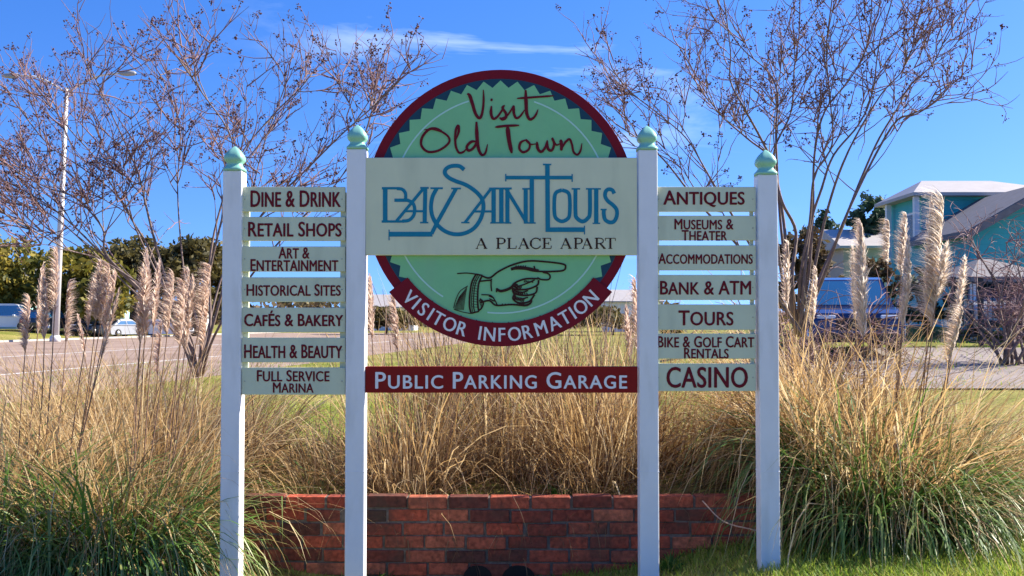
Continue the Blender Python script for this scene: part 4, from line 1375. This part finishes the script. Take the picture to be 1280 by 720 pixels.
# a bare shrub with a thick stem at the right edge of the photograph
def bare_shrub(label, px, Y, n, hgt_, seed):
    rg = random.Random(seed)
    x = (px - 640) / FPX * Y; z = hz(x, Y)
    root = thing('bare_shrub', label, 'shrub', (x, Y, z), 0, None)
    st_, tw = MB(), MB()
    for k in range(n):
        p = Vector((x + rg.gauss(0, .15), Y + rg.gauss(0, .15), z - .05)); d = Vector((rg.gauss(0, .35), rg.gauss(0, .35), 1)).normalized()
        pts = [p]
        L = hgt_ * rg.uniform(.6, 1.0)
        for i in range(6):
            d = (d + Vector((rg.gauss(0, .16), rg.gauss(0, .16), rg.gauss(0, .1)))).normalized()
            pts.append(pts[-1] + d * L / 6)
        st_.tube(pts, [.035 - .0045 * i for i in range(7)], 5)
        for j in range(16):
            i = rg.randint(2, 6)
            q = [pts[i]]; dd = ((pts[i] - pts[i - 1]).normalized() * .5 + Vector((rg.gauss(0, .7), rg.gauss(0, .7), rg.gauss(.1, .5)))).normalized()
            for m_ in range(5):
                dd = (dd + Vector((rg.gauss(0, .25), rg.gauss(0, .25), rg.gauss(-.05, .2)))).normalized()
                q.append(q[-1] + dd * rg.uniform(.1, .22))
                if m_ > 1:
                    e = (dd + Vector((rg.gauss(0, .8), rg.gauss(0, .8), rg.gauss(0, .6)))).normalized()
                    tw.tube([q[-1], q[-1] + e * .18, q[-1] + e * .33 + Vector((0, 0, -.04))], [.006, .005, .003], 3, cap=False)
            tw.tube(q, [.011 - .0015 * i for i in range(6)], 4, cap=False)
    st_.build('stems', M['bark'], root); tw.build('twigs', M['twig'], root)


bare_shrub('tangled brown leafless shrub at the foot of the right crape myrtle', 1012, 13.5, 12, 1.9, 9)
bare_shrub('tangled leafless shrub in front of the turquoise house at the right edge', 1258, 20.5, 15, 3.4, 4)


# ------------------------------------------------------------------ houses
hx, hy = 15.0, 38.0
house = thing('turquoise_house', 'turquoise house with pale metal roof at the right edge', 'house', (hx + 2, hy + 2, hz(hx + 2, hy)))
zg = hz(hx + 2, hy) - .3
ze = at(1142, 246, hy).z
xr = at(1330, 246, hy).x
w = MB().box(hx, xr, hy, hy + 3.2, zg, ze); w.build('wall', M['teal_wall'], house)
# hip roof
rt = at(1150, 231, hy + 1.6).z
e0 = .45
roof = MB()
x0, x1, y0, y1 = hx - e0, xr + e0, hy - e0, hy + 3.2 + e0
roof.add([(x0, y0, ze), (x1, y0, ze), (x1, y1, ze), (x0, y1, ze), (x0, y0, ze + .12), (x1, y0, ze + .12), (x1, y1, ze + .12), (x0, y1, ze + .12),
          (x0 + 1.1, (y0 + y1) / 2, rt + .15), (x1 - 2.4, (y0 + y1) / 2, rt + .15)],
         [(3, 2, 1, 0), (0, 1, 5, 4), (1, 2, 6, 5), (2, 3, 7, 6), (3, 0, 4, 7), (4, 5, 9, 8), (5, 6, 9), (6, 7, 8, 9), (7, 4, 8)])
roof.build('roof', M['metal_roof'], house)
for yy in (hy - .2, hy + 2.6):
    MB().box(hx - .33, hx - .15, yy, yy + .18, zg, ze - .003).build('porch_column', M['white_trim'], house)
fw = MB().box(hx - .04, hx - .012, hy + .5, hy + 1.5, ze - 1.9, ze - .5).build('window', M['white_trim'], house)
MB().box(hx - .055, hx - .042, hy + .58, hy + 1.42, ze - 1.82, ze - .58).build('pane', M['brown_window'], fw)
# gabled wing in front
wy = 33.0
A_ = at(1200, 292, wy); Bp = at(1312, 228, wy); C_ = at(1424, 292, wy)
gz = hz(A_.x + 2, wy) - .3
wing = MB().prism([(A_.x + .35, wy, gz), (C_.x - .35, wy, gz), (C_.x - .35, wy, A_.z - .02), (Bp.x, wy, Bp.z - .22), (A_.x + .35, wy, A_.z - .02)], (0, 4.9, 0))
wing.build('wing_wall', M['teal_wall'], house)
wr = MB()
for (P0, P1) in ((A_, Bp), (Bp, C_)):
    wr.hexa([(P0.x, wy - .5, P0.z - .12), (P1.x, wy - .5, P1.z - .12), (P1.x, wy + 4.9, P1.z - .12), (P0.x, wy + 4.9, P0.z - .12),
             (P0.x, wy - .5, P0.z + .06), (P1.x, wy - .5, P1.z + .06), (P1.x, wy + 4.9, P1.z + .06), (P0.x, wy + 4.9, P0.z + .06)])
wr.build('wing_roof', M['grey_roof'], house)
for (P0, P1) in ((A_, Bp), (Bp, C_)):
    MB().hexa([(P0.x, wy - .54, P0.z - .22), (P1.x, wy - .54, P1.z - .22), (P1.x, wy - .504, P1.z - .22), (P0.x, wy - .504, P0.z - .22),
               (P0.x, wy - .54, P0.z + .03), (P1.x, wy - .54, P1.z + .03), (P1.x, wy - .504, P1.z + .03), (P0.x, wy - .504, P0.z + .03)]).build('barge_board', M['grey_roof'], house)
wn = MB().box(Bp.x - .75, Bp.x + .75, wy - .05, wy - .01, A_.z - 1.3, A_.z + .1).build('window', M['white_trim'], house)
MB().box(Bp.x - .66, Bp.x + .66, wy - .07, wy - .052, A_.z - 1.21, A_.z + .01).build('pane', M['window'], wn)
# carport
cy = 28.5
cl, cr_ = at(1214, 352, cy), at(1330, 352, cy)
ct = at(1240, 324, cy + 2)
cp = MB()
cp.add([(cl.x, cy, cl.z), (cr_.x, cy, cl.z), (cr_.x, cy + 4.4, cl.z), (cl.x, cy + 4.4, cl.z), (cl.x, cy, cl.z + .14), (cr_.x, cy, cl.z + .14), (cr_.x, cy + 4.4, cl.z + .14), (cl.x, cy + 4.4, cl.z + .14),
        (cl.x + 1.1, cy + 2, ct.z), (cr_.x - 1.1, cy + 2, ct.z)],
       [(3, 2, 1, 0), (0, 1, 5, 4), (1, 2, 6, 5), (2, 3, 7, 6), (3, 0, 4, 7), (4, 5, 9, 8), (5, 6, 9), (6, 7, 8, 9), (7, 4, 8)])
cp.build('carport_roof', M['grey_roof'], house)
px_ = at(1274, 352, cy)
MB().box(px_.x - .16, px_.x + .22, cy + .2, cy + .6, hz(px_.x, cy) - .2, cl.z - .003).build('brick_pillar', M['brick_pillar'], house, bevel=.01)
MB().box(cl.x + .1, cl.x + .22, cy + .2, cy + .32, hz(cl.x, cy) - .2, cl.z - .003).build('carport_post', M['white_trim'], house)

# pale low house to the left of it
ph = thing('pale_house', 'low house with pale roof between the trees and the turquoise house', 'house', (at(1085, 300, 44).x, 46, 1.1))
a, b = at(1050, 310, 43.5), at(1122, 310, 43.5)
MB().box(a.x + .3, b.x - .3, 44, 48, 0.6, a.z).build('wall', M['beige'], ph)
rf = MB(); rz2 = at(1085, 287, 46).z
rf.add([(a.x, 43.5, a.z), (b.x, 43.5, a.z), (b.x, 48.5, a.z), (a.x, 48.5, a.z), (a.x, 43.5, a.z + .1), (b.x, 43.5, a.z + .1), (b.x, 48.5, a.z + .1), (a.x, 48.5, a.z + .1), (a.x, 46, rz2), (b.x, 46, rz2)],
       [(3, 2, 1, 0), (0, 1, 5, 4), (1, 2, 6, 9, 5), (2, 3, 7, 6), (3, 0, 4, 8, 7), (4, 5, 9, 8), (6, 7, 8, 9)])
rf.build('roof', M['metal_roof'], ph)
wf = MB().box(a.x + .9, a.x + 1.7, 43.96, 43.99, a.z - 1.5, a.z - .4).build('window', M['white_trim'], ph)
MB().box(a.x + .97, a.x + 1.63, 43.94, 43.958, a.z - 1.43, a.z - .47).build('pane', M['window'], wf)


def simple_house(label, px0, px1, pe, pr, Y, wallm, roofm, wins, grp=None):
    a, b = at(px0, pe, Y), at(px1, pe, Y)
    xc = (a.x + b.x) / 2; z0 = hz(xc, Y) - .5
    r = thing('far_house', label, 'house', (xc, Y + 3, hz(xc, Y)), 0, 'houses across the road')
    MB().box(a.x + .3, b.x - .3, Y, Y + 7, z0, a.z).build('wall', wallm, r)
    rz2 = at(px0, pr, Y + 3).z
    f = MB()
    y0, y1 = Y - .5, Y + 7.5
    f.add([(a.x, y0, a.z), (b.x, y0, a.z), (b.x, y1, a.z), (a.x, y1, a.z), (a.x, y0, a.z + .15), (b.x, y0, a.z + .15), (b.x, y1, a.z + .15), (a.x, y1, a.z + .15), (a.x, Y + 3.5, rz2), (b.x, Y + 3.5, rz2)],
          [(3, 2, 1, 0), (0, 1, 5, 4), (1, 2, 6, 9, 5), (2, 3, 7, 6), (3, 0, 4, 8, 7), (4, 5, 9, 8), (6, 7, 8, 9)])
    f.build('roof', roofm, r)
    for (u, wv) in wins:
        xw_ = a.x + (b.x - a.x) * u
        zz = z0 + .5
        o = MB().box(xw_ - wv / 2, xw_ + wv / 2, Y - .06, Y - .01, zz + .9, zz + 2.2).build('window', M['white_trim'], r)
        MB().box(xw_ - wv / 2 + .1, xw_ + wv / 2 - .1, Y - .08, Y - .062, zz + 1.0, zz + 2.1).build('pane', M['window'], o)


M['far_white'] = paint('white_siding', (0.72, 0.74, 0.74), 0.6, 0.05, 1)
M['far_aqua'] = paint('aqua_siding', (0.40, 0.68, 0.66), 0.6, 0.05, 1)
simple_house('white two storey house at the far left across the road', -80, 38, 352, 335, 96, M['far_aqua'], M['metal_roof'], [(.45, 1.3), (.7, 1.3), (.88, 1.3)])
simple_house('pale aqua house behind the street lamp pole', 70, 160, 380, 366, 98, M['far_aqua'], M['metal_roof'], [(.2, 1.2), (.5, 1.2), (.8, 1.2)])
simple_house('long white building behind the left plumes', 152, 240, 396, 388, 100, M['far_white'], M['metal_roof'], [(.2, 1.2), (.5, 1.2), (.8, 1.2)])
simple_house('white building glimpsed between post and disc', 440, 520, 385, 368, 130, M['far_white'], M['metal_roof'], [(.3, 1.2), (.6, 1.2)])
simple_house('white building glimpsed right of the banner', 755, 830, 378, 362, 120, M['far_white'], M['metal_roof'], [(.3, 1.2), (.6, 1.2)])

# ------------------------------------------------------------------ street lamp
LY = 66.0
b0 = at(69, 420, LY); t0 = at(83.5, 110, LY)
b0.z = hz(b0.x, LY)
lamp = thing('street_lamp', 'tall white street lamp pole with two arms at the far left', 'street lamp', tuple(b0))
MB().tube([b0, b0.lerp(t0, .5), t0], [.23, .18, .12], 12).build('pole', M['pole'], lamp)
MB().lathe([(.34, -.05), (.34, .25), (.26, .4)], tuple(b0), 12).build('base', M['pole'], lamp)
for (hpx, hpy, kx) in ((14, 94, -1), (160, 91, 1)):
    e = at(hpx, hpy, LY - .5)
    m_ = t0.lerp(e, .5) + Vector((0, 0, .25))
    arm = MB().tube(catmull([t0 - Vector((0, 0, .3)), m_, e], 5), [.06] * 11, 8).build('arm', M['pole'], lamp)
    hd = MB()
    L = 1.0
    hd.lathe([(.05, -.1), (.14, .1), (.19, .5), (.15, .9), (.05, 1.02)], (e.x - (.5), e.y, e.z - .03), 10, axis='x')
    hd.build('lamp_head', M['lamp'], arm)


# ------------------------------------------------------------------ fence on the right
FYY = 26.3
fx0, fx1 = at(1192, 400, FYY).x, at(1330, 400, FYY).x
fence = thing('iron_fence', 'black iron picket fence in front of the white car', 'fence', (fx0, FYY, hz(fx0, FYY)))
zt_ = at(1228, 352, FYY).z
for k in range(5):
    x = fx0 + (fx1 - fx0) * k / 4
    MB().box(x - .05, x + .05, FYY - .05, FYY + .05, hz(x, FYY) - .1, zt_ + .12).build('fence_post', M['iron'], fence)
z00 = hz(fx0, FYY)
rl = MB()
for zz in (zt_ - .05, z00 + .25):
    rl.box(fx0, fx1, FYY - .02, FYY + .02, zz, zz + .04)
rl.build('rail', M['iron'], fence)
pk = MB()
x = fx0 + .12
while x < fx1:
    pk.box(x - .009, x + .009, FYY - .009, FYY + .009, z00 + .1, zt_ + .02); x += .125
pk.build('pickets', M['iron'], fence)


# ------------------------------------------------------------------ cars
def make_car(label, body, loc, rz, kind='suv', name='parked_car', group=None, cat='car'):
    """x = forward. A lofted body with a tapered greenhouse, separate panes, lights and wheels."""
    root = thing(name, label, cat, loc, rz, group)
    R = root_matrix(root)
    if kind == 'suv':
        L, W, hb, hr = 4.7, 1.90, 1.02, 1.72
        prof = [(-2.32, .42), (-2.35, .75), (-2.30, 1.0), (-2.22, 1.06), (.85, 1.04), (1.25, 1.02), (1.95, .96), (2.22, .88), (2.32, .72), (2.34, .42), (2.2, .26), (-2.2, .28)]
        gh = [(-2.2, 1.05), (-2.02, 1.55), (-1.7, 1.70), (.0, 1.72), (.35, 1.66), (1.15, 1.03)]
        wb = 1.42; wr_ = .36
    elif kind == 'van':
        L, W, hb, hr = 5.0, 1.95, 1.1, 2.05
        prof = [(-2.45, .40), (-2.48, .8), (-2.46, 1.1), (1.3, 1.08), (2.1, .98), (2.4, .8), (2.45, .42), (2.3, .28), (-2.3, .28)]
        gh = [(-2.46, 1.09), (-2.38, 1.9), (-2.2, 2.03), (.8, 2.03), (1.1, 1.94), (1.85, 1.06)]
        wb = 1.5; wr_ = .35
    else:
        L, W, hb, hr = 4.5, 1.78, .9, 1.43
        prof = [(-2.2, .36), (-2.25, .7), (-2.18, .93), (-1.6, .96), (1.0, .93), (1.9, .82), (2.2, .68), (2.25, .38), (2.1, .22), (-2.1, .22)]
        gh = [(-1.75, .95), (-1.15, 1.36), (-.8, 1.43), (.1, 1.43), (.4, 1.37), (1.2, .93)]
        wb = 1.32; wr_ = .32

    def put(mb, name_, mat, par=None, bev=0):
        mb.v = [tuple(R @ Vector(v)) for v in mb.v]
        return mb.build(name_, mat, par or root, bevel=bev)
    hw = W / 2
    n = len(prof)
    b = MB()
    rings = [(-hw + .06, .90), (-hw, 1.0), (hw, 1.0), (hw - .06, .90)]
    # four cross rings: tucked-in sides
    vs = []
    zc = .65
    for (yy, s_) in [(-hw + .07, .93), (-hw, .985), (-hw + .02, 1.0), (hw - .02, 1.0), (hw, .985), (hw - .07, .93)]:
        for (x, z) in prof:
            vs.append((x * (s_ if abs(x) > 1.8 else 1), yy, zc + (z - zc) * s_))
    fs = [tuple(range(n)), tuple(range(6 * n - 1, 5 * n - 1, -1))]
    for r in range(5):
        for i in range(n):
            fs.append((r * n + i, r * n + (i + 1) % n, (r + 1) * n + (i + 1) % n, (r + 1) * n + i))
    b.add(vs, fs)
    # roof and pillars
    def gp(x, z, sgn, k):
        t = (z - gh[0][1]) / (hr - gh[0][1])
        return (x, sgn * (hw - .06 - .17 * max(0, t) - k), z)
    m_ = len(gh)
    b.add([gp(x, z, -1, 0) for x, z in gh] + [gp(x, z, 1, 0) for x, z in gh],
          [tuple(range(m_)), tuple(range(2 * m_ - 1, m_ - 1, -1))] + [(i, i + 1, i + 1 + m_, i + m_) for i in range(m_ - 1)])
    put(b, 'body', body, bev=.03)
    # windscreen, rear window
    def pane(name_, P0, P1, inset):
        mb_ = MB()
        (xa, za), (xb, zb) = P0, P1
        d = Vector((xb - xa, 0, zb - za)); nn = Vector((-d.z, 0, d.x)).normalized()
        if nn.z < 0: nn = -nn
        q = []
        for (t, s_) in ((.06, -1), (.06, 1), (.93, 1), (.93, -1)):
            x, z = xa + (xb - xa) * t, za + (zb - za) * t
            tt = (z - gh[0][1]) / (hr - gh[0][1])
            q.append(Vector((x, s_ * (hw - .06 - .17 * tt - inset), z)) + nn * .012)
        mb_.add(q + [p - nn * .008 for p in q], [(0, 1, 2, 3), (7, 6, 5, 4), (0, 4, 5, 1), (1, 5, 6, 2), (2, 6, 7, 3), (3, 7, 4, 0)])
        put(mb_, name_, M['car_glass'])
    pane('windscreen', gh[-1], gh[-2], .10)
    pane('rear_window', gh[0], gh[1], .12)
    # side windows
    for s_ in (-1, 1):
        xa, xb = gh[1][0] + .12, gh[-2][0] + .18
        z0_, z1_ = gh[0][1] + .05, hr - .16
        mid = (xa + xb) / 2 - .05
        for (u0, u1, w0, w1) in ((gh[0][0] + .3, mid - .04, xa + .12, mid - .04), (mid + .04, xb + .42, mid + .04, xb - .12)):
            mb_ = MB()
            q = []
            for (x, z) in ((u0, z0_), (u1, z0_), (w1, z1_), (w0, z1_)):
                p = gp(x, z, s_, 0); q.append(Vector((p[0], p[1] + s_ * .012, p[2])))
            q2 = [p - Vector((0, s_ * .02, 0)) for p in q]
            mb_.add(q + q2, [(0, 1, 2, 3), (7, 6, 5, 4), (0, 4, 5, 1), (1, 5, 6, 2), (2, 6, 7, 3), (3, 7, 4, 0)])
            put(mb_, 'side_window', M['car_glass'])
        mb_ = MB().box(.85, 1.03, s_ * (hw + .09) - .09, s_ * (hw + .09) + .09, gh[-1][1] + .02, gh[-1][1] + .17)
        put(mb_, 'mirror', body, bev=.03)
        fx = prof[7][0] if kind == 'suv' else prof[5][0]
        mb_ = MB().box(fx - .12, fx + .07, s_ * (hw - .30) - .2, s_ * (hw - .30) + .2, .68, .84)
        put(mb_, 'headlight', M['headlight'], bev=.03)
        rx = prof[1][0]
        mb_ = MB().box(rx - .02, rx + .1, s_ * (hw - .2) - .12, s_ * (hw - .2) + .12, .72, .98)
        put(mb_, 'taillight', M['taillight'], bev=.02)
        for sx in (-1, 1):
            c = (sx * wb, s_ * (hw - .11), wr_)
            wl = MB().lathe([(wr_ * .6, -.12), (wr_ * .95, -.12), (wr_, -.08), (wr_, .08), (wr_ * .95, .12), (wr_ * .6, .12)], c, 20, axis='y')
            wo = put(wl, 'wheel', M['tyre'])
            put(MB().lathe([(wr_ * .58, -.135), (wr_ * .62, -.10), (wr_ * .62, .10), (wr_ * .58, .135)], c, 14, axis='y'), 'rim', M['rim'], wo)
    fx = max(p[0] for p in prof)
    put(MB().box(fx - .06, fx + .02, -hw * .48, hw * .48, .52, .78), 'grille', M['plastic'], bev=.01)
    put(MB().box(fx - .10, fx + .03, -hw * .85, hw * .85, .30, .46), 'bumper', M['plastic'], bev=.03)
    return root


def car_at(label, px, Y, rz, body, kind, name, group=None):
    x = (px - 640) / FPX * Y
    return make_car(label, body, (x, Y, hz(x, Y) + .02), rz, kind, name, group)


car_at('blue sport utility car parked behind the right pampas grass', 1058, 24.2, rad(-102), M['car_blue'], 'suv', 'parked_car', 'cars parked on the right')
car_at('white car with shade put into its grey paint under the carport behind the iron fence', 1243, 29.8, rad(-104), M['car_silver_and_shaded_white'], 'suv', 'parked_car', 'cars parked on the right')  # darker silver paint stands in for carport shade on a white body
GC = 'cars parked across the road'
car_at('white van at the far left edge across the road', 8, 79, rad(5), M['car_white'], 'van', 'parked_van', GC)
car_at('dark sport utility car beside the white van', 62, 80, rad(80), M['car_dark'], 'suv', 'parked_car', GC)
car_at('dark saloon right of the street lamp pole', 112, 82, rad(-85), M['car_dark'], 'sedan', 'parked_car', GC)
car_at('grey saloon behind the paired left plumes', 152, 83, rad(70), M['car_silver_and_shaded_white'], 'sedan', 'parked_car', GC)
car_at('white saloon parked nearest the outer left post', 205, 85, rad(4), M['car_white'], 'sedan', 'parked_car', GC)
